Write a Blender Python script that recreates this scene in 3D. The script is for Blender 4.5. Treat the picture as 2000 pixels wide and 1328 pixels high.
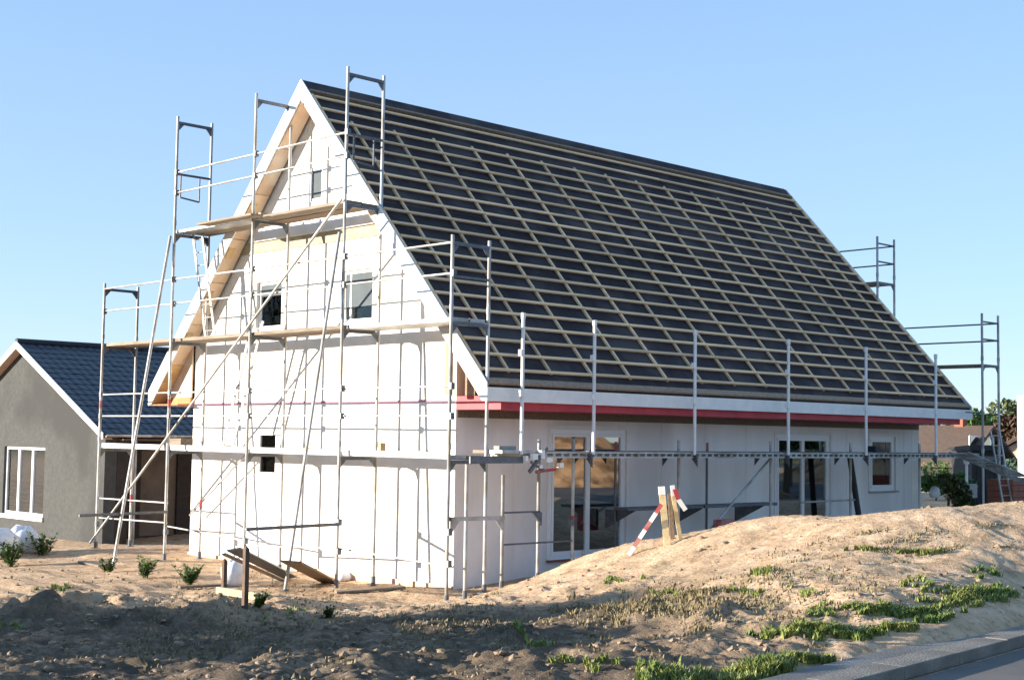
import bpy, math, random
import numpy as np
from mathutils import Vector, Matrix, noise
R = math.radians
random.seed(7)
rng = np.random.default_rng(11)
for o in list(bpy.data.objects): bpy.data.objects.remove(o)
scene = bpy.context.scene
COL = scene.collection

# ------------------------------------------------------------------ camera
F_PX = 2747.0
YAW, PITCH, ROLL = R(46.037), R(3.927), R(0.847)
CAM = np.array([-14.435, -16.186, 2.318])
fwd = np.array([math.cos(YAW)*math.cos(PITCH), math.sin(YAW)*math.cos(PITCH), math.sin(PITCH)])
r0 = np.array([math.sin(YAW), -math.cos(YAW), 0.0]); u0 = np.cross(r0, fwd)
cr = r0*math.cos(ROLL)+u0*math.sin(ROLL); cu = -r0*math.sin(ROLL)+u0*math.cos(ROLL)
cd = bpy.data.cameras.new('camera'); cam = bpy.data.objects.new('camera', cd); COL.objects.link(cam)
cd.sensor_width = 36; cd.lens = F_PX/2000*36; cd.clip_end = 4000; cd.clip_start = 0.1
m = Matrix(((cr[0], cu[0], -fwd[0], CAM[0]), (cr[1], cu[1], -fwd[1], CAM[1]), (cr[2], cu[2], -fwd[2], CAM[2]), (0, 0, 0, 1)))
cam.matrix_world = m
scene.camera = cam

# ------------------------------------------------------------------ light
SUN_EL = 9.0
sun_dir = Vector((-1.0, 0.69, 0)).normalized()          # horizontal direction towards the sun
el = R(SUN_EL)
to_sun = Vector((sun_dir.x*math.cos(el), sun_dir.y*math.cos(el), math.sin(el)))
world = bpy.data.worlds.new('World'); scene.world = world; world.use_nodes = True
nt = world.node_tree; nt.nodes.clear()
out = nt.nodes.new('ShaderNodeOutputWorld'); bg = nt.nodes.new('ShaderNodeBackground')
sky = nt.nodes.new('ShaderNodeTexSky'); sky.sky_type = 'NISHITA'; sky.sun_disc = False
sky.sun_elevation = R(SUN_EL); sky.sun_rotation = math.atan2(sun_dir.x, sun_dir.y)
sky.altitude = 0; sky.air_density = 1.0; sky.dust_density = 0.0; sky.ozone_density = 6.0
skm = nt.nodes.new('ShaderNodeMixRGB'); skm.inputs[0].default_value = 0.66      # thin bright veil of haze over the clear sky
nt.links.new(sky.outputs[0], skm.inputs[1])
wtc = nt.nodes.new('ShaderNodeTexCoord'); wsx = nt.nodes.new('ShaderNodeSeparateXYZ'); wrp = nt.nodes.new('ShaderNodeValToRGB')
nt.links.new(wtc.outputs['Generated'], wsx.inputs[0]); nt.links.new(wsx.outputs[2], wrp.inputs[0])
hz = wrp.color_ramp; hz.elements[0].position = 0.0; hz.elements[0].color = (.86, .90, .96, 1); hz.elements[1].position = 0.42; hz.elements[1].color = (.39, .63, .91, 1)
e_ = hz.elements.new(0.14); e_.color = (.67, .80, .95, 1)
wml = nt.nodes.new('ShaderNodeMixRGB'); wml.blend_type = 'MULTIPLY'; wml.inputs[0].default_value = 1; wml.inputs[2].default_value = (2.1, 2.1, 2.1, 1)
nt.links.new(wrp.outputs[0], wml.inputs[1]); nt.links.new(wml.outputs[0], skm.inputs[2])
nt.links.new(skm.outputs[0], bg.inputs[0]); nt.links.new(bg.outputs[0], out.inputs[0])
bg.inputs[1].default_value = 0.15
sl = bpy.data.lights.new('sun', 'SUN'); sl.energy = 4.6; sl.angle = R(0.5); sl.color = (1.0, 0.90, 0.76)
so = bpy.data.objects.new('sun', sl); COL.objects.link(so); so.location = (-20, 60, 20)
so.rotation_euler = to_sun.to_track_quat('Z', 'Y').to_euler()
scene.view_settings.view_transform = 'Standard'; scene.view_settings.look = 'None'
scene.view_settings.exposure = 1.62; scene.view_settings.gamma = 1.0
scene.view_settings.use_curve_mapping = False
scene.render.engine = 'CYCLES'
scene.cycles.max_bounces = 8; scene.cycles.transparent_max_bounces = 12

# ------------------------------------------------------------------ materials
def mat(name, c1, c2=None, scale=6.0, rough=0.7, metal=0.0, bump=0.0, bscale=None, stretch=(1, 1, 1), c3=None, s3=0.6, spec=0.4, detail=6):
    m = bpy.data.materials.new(name); m.use_nodes = True
    t = m.node_tree; n = t.nodes; l = t.links
    b = n['Principled BSDF']
    b.inputs['Roughness'].default_value = rough; b.inputs['Metallic'].default_value = metal
    b.inputs['Specular IOR Level'].default_value = spec
    b.inputs['Base Color'].default_value = (*c1, 1)
    tc = n.new('ShaderNodeTexCoord'); mp = n.new('ShaderNodeMapping'); mp.inputs['Scale'].default_value = stretch
    l.new(tc.outputs['Object'], mp.inputs[0])
    if c2:
        ns = n.new('ShaderNodeTexNoise'); ns.inputs['Scale'].default_value = scale; ns.inputs['Detail'].default_value = detail
        ns.inputs['Roughness'].default_value = 0.62
        l.new(mp.outputs[0], ns.inputs['Vector'])
        rp = n.new('ShaderNodeValToRGB'); rp.color_ramp.elements[0].position = 0.32; rp.color_ramp.elements[1].position = 0.68
        rp.color_ramp.elements[0].color = (*c1, 1); rp.color_ramp.elements[1].color = (*c2, 1)
        l.new(ns.outputs[0], rp.inputs[0]); colout = rp.outputs[0]
        if c3:
            n3 = n.new('ShaderNodeTexNoise'); n3.inputs['Scale'].default_value = s3; n3.inputs['Detail'].default_value = 4
            l.new(mp.outputs[0], n3.inputs['Vector'])
            r3 = n.new('ShaderNodeValToRGB'); r3.color_ramp.elements[0].position = 0.45; r3.color_ramp.elements[1].position = 0.62
            mx = n.new('ShaderNodeMixRGB'); l.new(n3.outputs[0], r3.inputs[0]); l.new(r3.outputs[0], mx.inputs[0])
            l.new(colout, mx.inputs[1]); mx.inputs[2].default_value = (*c3, 1); colout = mx.outputs[0]
        l.new(colout, b.inputs['Base Color'])
    if bump:
        nb = n.new('ShaderNodeTexNoise'); nb.inputs['Scale'].default_value = bscale or scale*3; nb.inputs['Detail'].default_value = 5
        l.new(mp.outputs[0], nb.inputs['Vector'])
        bp = n.new('ShaderNodeBump'); bp.inputs['Strength'].default_value = bump; bp.inputs['Distance'].default_value = 0.02
        l.new(nb.outputs[0], bp.inputs['Height']); l.new(bp.outputs[0], b.inputs['Normal'])
    return m

def random_tint(m, amount=0.25):
    """per-object brightness variation, so alike planks and tiles differ a little"""
    t = m.node_tree; n = t.nodes; l = t.links; b = n['Principled BSDF']
    oi = n.new('ShaderNodeObjectInfo'); mr = n.new('ShaderNodeMapRange')
    mr.inputs['To Min'].default_value = 1-amount; mr.inputs['To Max'].default_value = 1+amount
    l.new(oi.outputs['Random'], mr.inputs['Value'])
    hs = n.new('ShaderNodeHueSaturation'); l.new(mr.outputs[0], hs.inputs['Value'])
    if b.inputs['Base Color'].is_linked: l.new(b.inputs['Base Color'].links[0].from_socket, hs.inputs['Color'])
    else: hs.inputs['Color'].default_value = b.inputs['Base Color'].default_value
    l.new(hs.outputs[0], b.inputs['Base Color'])
    return m

M = {}
M['white_wall'] = mat('white_wall', (0.83, 0.79, 0.71), (0.77, 0.73, 0.66), 2.2, 0.95, bump=0.25, bscale=40, c3=(0.72, 0.685, 0.615), s3=0.9, spec=0.1)
M['render_cool'] = mat('render_cool', (0.86, 0.83, 0.80), (0.76, 0.72, 0.69), 1.4, 0.85, bump=0.15, bscale=30, stretch=(1, 1, 0.35), c3=(0.68, 0.64, 0.61), s3=0.7)
M['white_paint'] = mat('white_paint', (0.80, 0.78, 0.75), (0.70, 0.69, 0.67), 5, 0.7, bump=0.08, spec=0.2)
M['upvc'] = mat('upvc', (0.80, 0.80, 0.80), rough=0.35)
M['membrane'] = random_tint(mat('membrane', (0.024, 0.018, 0.021), (0.038, 0.029, 0.032), 3, 0.75, bump=0.8, bscale=5, spec=0.2, c3=(0.058, 0.048, 0.048), s3=1.4), 0.22)
M['batten'] = random_tint(mat('batten', (0.88, 0.60, 0.34), (0.62, 0.43, 0.26), 3, 0.8, bump=0.2, stretch=(0.3, 4, 4)), 0.2)
M['plywood'] = random_tint(mat('plywood', (0.66, 0.50, 0.36), (0.54, 0.39, 0.27), 5, 0.7, bump=0.1, c3=(0.74, 0.62, 0.50), s3=1.2), 0.12)
M['fresh_timber'] = random_tint(mat('fresh_timber', (0.58, 0.40, 0.20), (0.48, 0.31, 0.15), 6, 0.7, bump=0.15, stretch=(1, 1, 4)), 0.15)
M['pale_timber'] = mat('pale_timber', (0.40, 0.36, 0.27), (0.32, 0.28, 0.20), 5, 0.85, bump=0.1, spec=0.1)
M['orange_timber'] = mat('orange_timber', (0.50, 0.22, 0.08), (0.38, 0.15, 0.05), 7, 0.7, bump=0.15)
M['old_timber'] = random_tint(mat('old_timber', (0.30, 0.22, 0.15), (0.19, 0.13, 0.09), 5, 0.85, bump=0.3, stretch=(4, 0.6, 4)), 0.3)
M['deck_timber'] = random_tint(mat('deck_timber', (0.27, 0.22, 0.17), (0.15, 0.115, 0.085), 5, 0.85, bump=0.3, stretch=(5, 0.5, 5)), 0.2)
M['red'] = mat('red_membrane', (0.50, 0.055, 0.07), (0.38, 0.035, 0.05), 3, 0.6, bump=0.1)
M['red_paint'] = mat('red_paint', (0.42, 0.05, 0.06), (0.30, 0.045, 0.05), 9, 0.7, c3=(0.34, 0.16, 0.14), s3=5)
M['pink'] = mat('pink_tape', (0.50, 0.22, 0.29), rough=0.95, spec=0.0)
M['galv'] = random_tint(mat('galvanised_steel', (0.48, 0.475, 0.46), (0.34, 0.34, 0.34), 9, 0.45, metal=0.45, bump=0.05, c3=(0.27, 0.25, 0.22), s3=2.5), 0.12)
M['galv_light'] = mat('bright_zinc', (0.72, 0.72, 0.72), (0.60, 0.60, 0.60), 9, 0.4, metal=0.2)
M['galv_dark'] = mat('weathered_steel', (0.15, 0.16, 0.18), (0.09, 0.10, 0.11), 14, 0.5, metal=0.5)
def glass(name, ior, add_):
  g_ = bpy.data.materials.new(name); g_.use_nodes = True
  t = g_.node_tree; t.nodes.clear()
  o_ = t.nodes.new('ShaderNodeOutputMaterial'); mx = t.nodes.new('ShaderNodeMixShader'); fr = t.nodes.new('ShaderNodeFresnel')
  gl = t.nodes.new('ShaderNodeBsdfGlossy'); tr = t.nodes.new('ShaderNodeBsdfTransparent'); ad = t.nodes.new('ShaderNodeMath')
  gl.inputs['Roughness'].default_value = 0.015; tr.inputs[0].default_value = (0.75, 0.78, 0.76, 1); fr.inputs[0].default_value = ior
  ad.operation = 'ADD'; ad.inputs[1].default_value = add_; ad.use_clamp = True
  t.links.new(fr.outputs[0], ad.inputs[0]); t.links.new(ad.outputs[0], mx.inputs[0]); t.links.new(tr.outputs[0], mx.inputs[1])
  t.links.new(gl.outputs[0], mx.inputs[2]); t.links.new(mx.outputs[0], o_.inputs[0])
  return g_
M['glass'] = glass('window_glass', 1.9, 0.30); M['glass_clear'] = glass('clear_window_glass', 1.22, 0.0)
M['blind'] = mat('grey_blind', (0.115, 0.135, 0.145), (0.095, 0.112, 0.122), 3, 0.9, spec=0.05)
M['dark_inside'] = mat('raw_interior', (0.16, 0.13, 0.11), (0.10, 0.08, 0.07), 2, 0.9)
M['slab'] = mat('concrete_slab', (0.34, 0.33, 0.31), (0.26, 0.25, 0.23), 2, 0.9, bump=0.2)
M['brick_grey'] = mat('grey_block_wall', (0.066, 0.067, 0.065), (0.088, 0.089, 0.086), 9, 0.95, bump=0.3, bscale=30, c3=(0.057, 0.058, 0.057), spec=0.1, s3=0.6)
M['brick_brown'] = mat('brown_brick_wall', (0.030, 0.025, 0.024), (0.046, 0.037, 0.034), 9, 0.9, bump=0.3, bscale=30)
M['roof_tile'] = random_tint(mat('dark_glazed_tile', (0.012, 0.014, 0.024), (0.020, 0.022, 0.034), 8, 0.35, bump=0.05), 0.25)
M['yellow'] = mat('yellow_board', (0.74, 0.60, 0.34), (0.50, 0.38, 0.20), 8, 0.8, bump=0.2)
M['sack'] = mat('white_sack', (0.74, 0.74, 0.76), (0.60, 0.60, 0.63), 6, 0.6, bump=0.5, bscale=12)
M['black'] = mat('black_sheet', (0.015, 0.015, 0.018), (0.03, 0.03, 0.032), 5, 0.6, bump=0.2)
M['stake'] = mat('brown_stake', (0.09, 0.055, 0.035), (0.14, 0.09, 0.06), 12, 0.85, bump=0.3)
M['kerb'] = mat('kerb_concrete', (0.24, 0.215, 0.18), (0.18, 0.16, 0.135), 9, 0.9, bump=0.4, bscale=60, c3=(0.15, 0.135, 0.115), s3=2)
M['gutter'] = mat('gutter_concrete', (0.19, 0.185, 0.18), (0.15, 0.145, 0.14), 6, 0.8, bump=0.3, bscale=50, c3=(0.13, 0.12, 0.11), s3=1.3)
M['asphalt'] = mat('asphalt', (0.085, 0.08, 0.078), (0.12, 0.112, 0.105), 30, 0.9, bump=0.5, bscale=120, c3=(0.15, 0.135, 0.12), s3=0.9)
M['bark'] = mat('bark', (0.09, 0.065, 0.045), (0.14, 0.10, 0.07), 12, 0.9, bump=0.4)
M['leaf_a'] = mat('leaf_green', (0.075, 0.15, 0.03), (0.045, 0.095, 0.02), 2.5, 0.6)
M['leaf_b'] = mat('leaf_olive', (0.09, 0.11, 0.03), (0.055, 0.075, 0.02), 2.5, 0.6)
M['leaf_c'] = mat('leaf_rust', (0.075, 0.04, 0.022), (0.05, 0.03, 0.015), 2.5, 0.6)
M['leaf_far'] = mat('leaf_far_bluegreen', (0.05, 0.09, 0.07), (0.035, 0.065, 0.05), 0.4, 0.7)
M['roof_brown'] = mat('brown_roof_tiles', (0.10, 0.068, 0.050), (0.07, 0.047, 0.036), 6, 0.8, bump=0.5, bscale=14)
M['peach'] = mat('peach_render', (0.62, 0.42, 0.30), (0.52, 0.34, 0.24), 4, 0.8)
M['brick_red'] = mat('red_brick', (0.30, 0.10, 0.065), (0.22, 0.08, 0.05), 10, 0.85, bump=0.3)
M['grass'] = mat('grass_blades', (0.11, 0.17, 0.035), (0.26, 0.27, 0.075), 1.6, 0.6)
M['grass_dry'] = mat('dry_grass', (0.16, 0.13, 0.06), (0.24, 0.19, 0.10), 2, 0.7)
M['stone'] = mat('soil_clod', (0.36, 0.26, 0.17), (0.10, 0.074, 0.05), 5, 0.9, bump=0.4, bscale=30)

# ------------------------------------------------------------------ mesh helpers
class MB:
    def __init__(s): s.v = []; s.f = []
    def add(s, vs, fs):
        k = len(s.v); s.v += [tuple(v) for v in vs]; s.f += [tuple(i+k for i in f) for f in fs]; return s
    def box(s, x0, x1, y0, y1, z0, z1):
        x0, x1 = min(x0, x1), max(x0, x1); y0, y1 = min(y0, y1), max(y0, y1); z0, z1 = min(z0, z1), max(z0, z1)
        return s.add([(x0, y0, z0), (x1, y0, z0), (x1, y1, z0), (x0, y1, z0), (x0, y0, z1), (x1, y0, z1), (x1, y1, z1), (x0, y1, z1)],
                     [(0, 3, 2, 1), (4, 5, 6, 7), (0, 1, 5, 4), (1, 2, 6, 5), (2, 3, 7, 6), (3, 0, 4, 7)])
    def bar(s, p, q, w, h, up=(0, 0, 1)):
        """rectangular bar from p to q, w across, h along up"""
        p = Vector(p); q = Vector(q); d = (q-p).normalized(); u = Vector(up)
        a = d.cross(u)
        if a.length < 1e-4: a = d.cross(Vector((1, 0, 0)))
        a.normalize(); b = a.cross(d).normalized()
        vs = []
        for e in (p, q):
            for i, j in ((-1, -1), (1, -1), (1, 1), (-1, 1)): vs.append(e+a*(i*w/2)+b*(j*h/2))
        return s.add(vs, [(0, 3, 2, 1)[::-1], (4, 5, 6, 7)[::-1], (0, 1, 5, 4)[::-1], (1, 2, 6, 5)[::-1], (2, 3, 7, 6)[::-1], (3, 0, 4, 7)[::-1]])
    def tube(s, p, q, r, n=8, r2=None):
        p = Vector(p); q = Vector(q); d = (q-p).normalized(); r2 = r if r2 is None else r2
        a = d.orthogonal().normalized(); b = d.cross(a)
        vs = []
        for e, rr in ((p, r), (q, r2)):
            for i in range(n):
                an = 2*math.pi*i/n; vs.append(e+a*(math.cos(an)*rr)+b*(math.sin(an)*rr))
        fs = [(i, (i+1) % n, n+(i+1) % n, n+i) for i in range(n)]
        return s.add(vs, fs+[tuple(range(n))[::-1], tuple(range(n, 2*n))])
    def prism(s, poly, axis, a0, a1):
        """poly: 2D points in the plane perpendicular to axis ('x': (y,z), 'y': (x,z), 'z': (x,y))"""
        n = len(poly)
        def mk(p, a):
            return (a, p[0], p[1]) if axis == 'x' else ((p[0], a, p[1]) if axis == 'y' else (p[0], p[1], a))
        vs = [mk(p, a0) for p in poly]+[mk(p, a1) for p in poly]
        return s.add(vs, [(i, (i+1) % n, n+(i+1) % n, n+i) for i in range(n)]+[tuple(range(n))[::-1], tuple(range(n, 2*n))])
    def mesh(s, name, m, smooth=False):
        me = bpy.data.meshes.new(name); me.from_pydata(s.v, [], s.f); me.update()
        import bmesh
        if len(s.f) < 60000:
            bm = bmesh.new(); bm.from_mesh(me); bmesh.ops.recalc_face_normals(bm, faces=bm.faces); bm.to_mesh(me); bm.free()
        me.materials.append(m)
        if smooth: me.polygons.foreach_set('use_smooth', [True]*len(me.polygons))
        return me
    def build(s, name, m, parent=None, smooth=False, bevel=0):
        o = bpy.data.objects.new(name, s.mesh(name, m, smooth)); COL.objects.link(o)
        if parent is not None: o.parent = parent; o.matrix_parent_inverse = Matrix.Translation(parent.location).inverted() if parent.type == 'EMPTY' else PINV.get(parent.name, Matrix.Identity(4))
        if bevel:
            b = o.modifiers.new('bevel', 'BEVEL'); b.width = bevel; b.segments = 1; b.limit_method = 'ANGLE'
        return o
PINV = {}
def thing(name, label, cat, loc=(0, 0, 0), group=None):
    o = bpy.data.objects.new(name, None); COL.objects.link(o); o.location = loc; o.empty_display_size = 0.2
    o['label'] = label; o['category'] = cat
    if group: o['group'] = group
    return o
def tag(o, label, cat, group=None, kind=None):
    if label: o['label'] = label
    if cat: o['category'] = cat
    if group: o['group'] = group
    if kind: o['kind'] = kind
    return o
def struct(o): o['kind'] = 'structure'; return o
def copy_tree(o, parent=None):
    c = o.copy(); COL.objects.link(c); c.parent = parent
    if parent is not None: c.matrix_parent_inverse = o.matrix_parent_inverse.copy()
    for ch in [x for x in o.children]: copy_tree(ch, c)
    return c

# ------------------------------------------------------------------ ground height
def ray(px, py): return fwd+cr*(px-1000)/F_PX+cu*(664-py)/F_PX
def at_d(px, py, d): return CAM+ray(px, py)*d
ctrl = [(0, 0, -.02), (-1, -1, -.08), (-1, 9.6, .02), (-2.1, 6.6, -.1), (-1.8, 1.8, -.1), (-3, 1.5, -.06), (-.9, 4, -.05), (0, 7.6, -.02), (3, 4, -.1), (8, 4, 0), (12, 4, .2),
        (-3.6, .4, -.04), (.05, -1.02, .03), (.83, -1, .1), (1.57, -1, .28), (3, -1.1, .2), (5, -1.2, .3), (9, -1.2, .42), (13, -1.2, .55), (14.5, -2, .9), (1, 12, -.25), (-1, 15, -.3), (-5, 12, -.25), (-3, 10, -.15), (-6, 7, -.1),
        (20, 10, .4), (25, -3, .5), (18, -6, .5), (30, 20, .4), (-10, 20, -.3), (-16, 8, .0), (5, 20, 0),
        (-8, 3, 0), (-5.2, 1.2, .02), (-6.2, -.6, .12), (-7.0, -3, .22), (-8.5, -3.4, .32), (-6.5, -5.2, .40), (-4.5, -5.2, .36), (-5, -7, .50), (-8, -7, .55), (-11, -6, .55), (-12, -2, .3),
        (-3.2, -3.2, .20), (-3.9, -8, .56), (-3, -6.5, .5), (8, -8.0, .9), (14, -7.5, .6), (8, -5.5, .9), (13, -5, .6)]
for x in range(-20, 41, 4): ctrl.append((x, -9.5+.095*x, .63))
for px, py, d in [(700, 1212, 16.6), (790, 1196, 16.9), (870, 1183, 17.2), (960, 1163, 17.6), (1060, 1150, 17.8), (1130, 1130, 18.2), (1200, 1108, 18.5), (1300, 1078, 18.4), (1400, 1054, 18.0),
                  (1500, 1040, 17.8), (1600, 1018, 17.4), (1700, 1001, 17.2), (1800, 995, 17), (1900, 994, 17), (2000, 992, 17.2), (2200, 992, 17.6),
                  (1250, 1200, 14.4), (1400, 1150, 15.0), (1600, 1120, 14.8), (1800, 1105, 15.2), (2000, 1090, 15.6), (1500, 1230, 12.4), (1750, 1180, 13.0), (1950, 1130, 14.6)]:
    p = at_d(px, py, d); ctrl.append(tuple(p))
    if px >= 1200 and py < 1080:      # the far side of the mound falls back to the house
        q = p + np.array([0.05, 0.95, 0])*1.6; ctrl.append((q[0], q[1], p[2]-0.18))
ctrl = np.array(ctrl)
def tps(r2): return 0.5*r2*np.log(r2+1e-9)
n_ = len(ctrl); A = np.zeros((n_+3, n_+3))
d2 = ((ctrl[:, None, :2]-ctrl[None, :, :2])**2).sum(-1)
A[:n_, :n_] = tps(d2)+np.eye(n_)*0.15
A[:n_, n_] = 1; A[:n_, n_+1:] = ctrl[:, :2]; A[n_, :n_] = 1; A[n_+1:, :n_] = ctrl[:, :2].T
w_ = np.linalg.solve(A, np.concatenate([ctrl[:, 2], np.zeros(3)]))
ROAD_S = 0.095      # the street runs at a slight angle to the house
def base_h(x, y):
    x = np.asarray(x, float); y = np.asarray(y, float); sh = x.shape; x = x.ravel(); y = y.ravel()
    z = w_[n_]+w_[n_+1]*x+w_[n_+2]*y
    for i in range(n_):
        z = z+w_[i]*tps((x-ctrl[i, 0])**2+(y-ctrl[i, 1])**2)
    dd = np.clip((np.hypot(x-0, y-2)-17)/16, 0, 1); dd = dd*dd*(3-2*dd)
    z = np.clip(z, -0.6, 2.2)*(1-dd)+0.55*dd
    # level out towards the road
    tt = np.clip((y+9.58-ROAD_S*x)/(-0.40), 0, 1)
    z = z*(1-tt)+0.55*tt
    return z.reshape(sh)
_perm = rng.permutation(512)
_perm = np.concatenate([_perm, _perm]); _val = rng.random(512)*2-1
def vnoise(x, y):
    xi = np.floor(x).astype(int); yi = np.floor(y).astype(int); fx = x-xi; fy = y-yi
    fx = fx*fx*fx*(fx*(fx*6-15)+10); fy = fy*fy*fy*(fy*(fy*6-15)+10)
    def h(a, b): return _val[_perm[(a & 255)+_perm[b & 255] % 256]]
    return (h(xi, yi)*(1-fx)+h(xi+1, yi)*fx)*(1-fy)+(h(xi, yi+1)*(1-fx)+h(xi+1, yi+1)*fx)*fy
def smooth(a, b, t): t = np.clip((t-a)/(b-a), 0, 1); return t*t*(3-2*t)
HEAPS = []   # (x, y, radius, height)
def heap(px, py, d, r, h): p = at_d(px, py, d); HEAPS.append((p[0], p[1], r, h))
heap(75, 1232, 15.6, .55, .26); heap(330, 1215, 15.2, .9, .20); heap(430, 1205, 16.2, .8, .18); heap(1395, 1185, 13.2, .45, .16); heap(1230, 1180, 14.6, .9, .12)
heap(640, 1250, 13.4, .9, .10); heap(150, 1185, 17.5, 1.2, .14); heap(560, 1140, 19.4, .7, .10)
def rough_mask(x, y):
    """1 where the soil was dug over (the left and the near bank), lower on the raked sand by the street"""
    a = 1-smooth(-4.5, -1.0, x+0.0*y)
    b = .42+.58*(1-smooth(.5, 2.5, y))
    near = 1-smooth(9.5, 11.5, np.hypot(x-CAM[0], y-CAM[1])*1.0)*0
    c = np.exp(-((x+2.6)**2/3.0+(y+4.4)**2/1.6))
    return np.clip(0.34+0.66*a*b+.5*c, 0, 1)
def height(x, y):
    x = np.asarray(x, float); y = np.asarray(y, float)
    z = base_h(x, y); rm = rough_mask(x, y)
    far = 1-smooth(15, 25, np.hypot(x+2, y+2)); far = far*smooth(-9.7, -9.1, y-ROAD_S*x)
    inside = smooth(-.25, .15, x)*smooth(-.5, .0, y)*(1-smooth(7.6, 8.0, y)); far = far*(1-inside)
    n1 = vnoise(x*.8+3, y*.8+1)*.09; n2 = vnoise(x*2.1+9, y*2.1+4)*.06; n3 = vnoise(x*5.3, y*5.3+7)*.026
    n4 = np.abs(vnoise(x*10.7+2, y*10.7))*.034; n5 = np.abs(vnoise(x*21+5, y*21+3))*.012
    z = z+far*(rm*(n1+n2+n3+n4)+n5*1.3*(.4+.6*rm)+.004)
    for hx, hy, r, h in HEAPS:
        q = ((x-hx)**2+(y-hy)**2)/(r*r); z = z+h*np.exp(-q*1.6)*(1+.5*vnoise(x*6+hx, y*6))
    # wheel ruts along the street
    return z
def H(x, y): return float(height(np.array([x]), np.array([y]))[0])
def G(px, py, dmin=8.5, dmax=60):
    """the point of the ground seen at that place"""
    r = ray(px, py); ds = np.concatenate([np.arange(dmin, 24, .04), np.arange(24, dmax, .3)])
    P = CAM[None]+r[None]*ds[:, None]; g = height(P[:, 0], P[:, 1]); k = np.argmax(P[:, 2] < g)
    return P[k] if P[k, 2] < g[k] else P[-1]

def axis_vals(lo, hi, a, b, step):
    v = list(np.arange(a, b+1e-6, step)); s = step; x = a
    L = []
    while x > lo: s *= 1.22; x -= s; L.append(x)
    s = step; x = v[-1]; Rr = []
    while x < hi: s *= 1.22; x += s; Rr.append(x)
    return np.array(L[::-1]+v+Rr)
gx = axis_vals(-900, 1500, -10.5, 6.0, .038); gy = axis_vals(-300, 1600, -10.4, 2.5, .038)
X, Y = np.meshgrid(gx, gy); Z = height(X, Y)
me = bpy.data.meshes.new('ground'); nx, ny = len(gx), len(gy)
verts = np.stack([X.ravel(), Y.ravel(), Z.ravel()], 1)
ii = (np.arange(ny-1)[:, None]*nx+np.arange(nx-1)[None]).ravel()
faces = np.stack([ii, ii+1, ii+1+nx, ii+nx], 1)
me.vertices.add(len(verts)); me.vertices.foreach_set('co', verts.ravel())
me.loops.add(faces.size); me.loops.foreach_set('vertex_index', faces.ravel())
me.polygons.add(len(faces)); me.polygons.foreach_set('loop_start', np.arange(0, faces.size, 4)); me.polygons.foreach_set('loop_total', np.full(len(faces), 4))
me.update(); me.polygons.foreach_set('use_smooth', [True]*len(faces)); me.validate()
# soil material: raked sand against dug-over topsoil, its dark tone also painting the foreground shade
gm = bpy.data.materials.new('soil'); gm.use_nodes = True; t = gm.node_tree; n = t.nodes; l = t.links; b = n['Principled BSDF']
b.inputs['Roughness'].default_value = 0.95; b.inputs['Specular IOR Level'].default_value = 0.15
geo = n.new('ShaderNodeNewGeometry')
def noise_n(scale, detail=6, rough=.6, vec=None):
    k = n.new('ShaderNodeTexNoise'); k.inputs['Scale'].default_value = scale; k.inputs['Detail'].default_value = detail; k.inputs['Roughness'].default_value = rough
    l.new(vec or geo.outputs['Position'], k.inputs['Vector']); return k.outputs[0]
def ramp_n(src, pts):
    k = n.new('ShaderNodeValToRGB'); cr_ = k.color_ramp
    while len(cr_.elements) < len(pts): cr_.elements.new(.5)
    for e, (p, c) in zip(cr_.elements, pts): e.position = p; e.color = (*c, 1)
    l.new(src, k.inputs[0]); return k.outputs[0]
def mix_n(f, a, c):
    k = n.new('ShaderNodeMixRGB'); l.new(f, k.inputs[0]) if not isinstance(f, float) else setattr(k.inputs[0], 'default_value', f)
    l.new(a, k.inputs[1]) if not isinstance(a, tuple) else setattr(k.inputs[1], 'default_value', (*a, 1))
    l.new(c, k.inputs[2]) if not isinstance(c, tuple) else setattr(k.inputs[2], 'default_value', (*c, 1)); return k.outputs[0]
sand = ramp_n(noise_n(3.2, 9, .7), [(.30, (.33, .22, .13)), (.48, (.55, .375, .235)), (.68, (.72, .53, .36))])
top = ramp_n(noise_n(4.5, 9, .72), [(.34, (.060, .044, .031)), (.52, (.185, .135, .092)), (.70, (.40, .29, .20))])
sx = n.new('ShaderNodeSeparateXYZ'); l.new(geo.outputs['Position'], sx.inputs[0])
# distance along the diagonal that parts the sand from the shade-darkened dug soil, broken up by noise
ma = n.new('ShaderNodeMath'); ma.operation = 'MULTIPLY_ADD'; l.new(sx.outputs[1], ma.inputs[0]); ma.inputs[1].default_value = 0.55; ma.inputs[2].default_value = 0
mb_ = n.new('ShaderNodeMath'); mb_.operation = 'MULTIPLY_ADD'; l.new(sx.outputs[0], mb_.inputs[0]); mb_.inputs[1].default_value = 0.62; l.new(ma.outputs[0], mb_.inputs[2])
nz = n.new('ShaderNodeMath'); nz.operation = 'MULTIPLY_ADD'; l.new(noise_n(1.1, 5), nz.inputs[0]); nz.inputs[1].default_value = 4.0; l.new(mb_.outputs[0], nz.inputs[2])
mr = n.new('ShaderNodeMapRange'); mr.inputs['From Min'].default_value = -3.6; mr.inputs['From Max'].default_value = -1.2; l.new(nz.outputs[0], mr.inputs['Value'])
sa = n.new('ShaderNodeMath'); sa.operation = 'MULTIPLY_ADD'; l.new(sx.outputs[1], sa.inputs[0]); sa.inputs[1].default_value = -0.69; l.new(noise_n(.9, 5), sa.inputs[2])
sb = n.new('ShaderNodeMath'); sb.operation = 'MULTIPLY_ADD'; l.new(sx.outputs[0], sb.inputs[0]); sb.inputs[1].default_value = 0.72; l.new(sa.outputs[0], sb.inputs[2])
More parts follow.
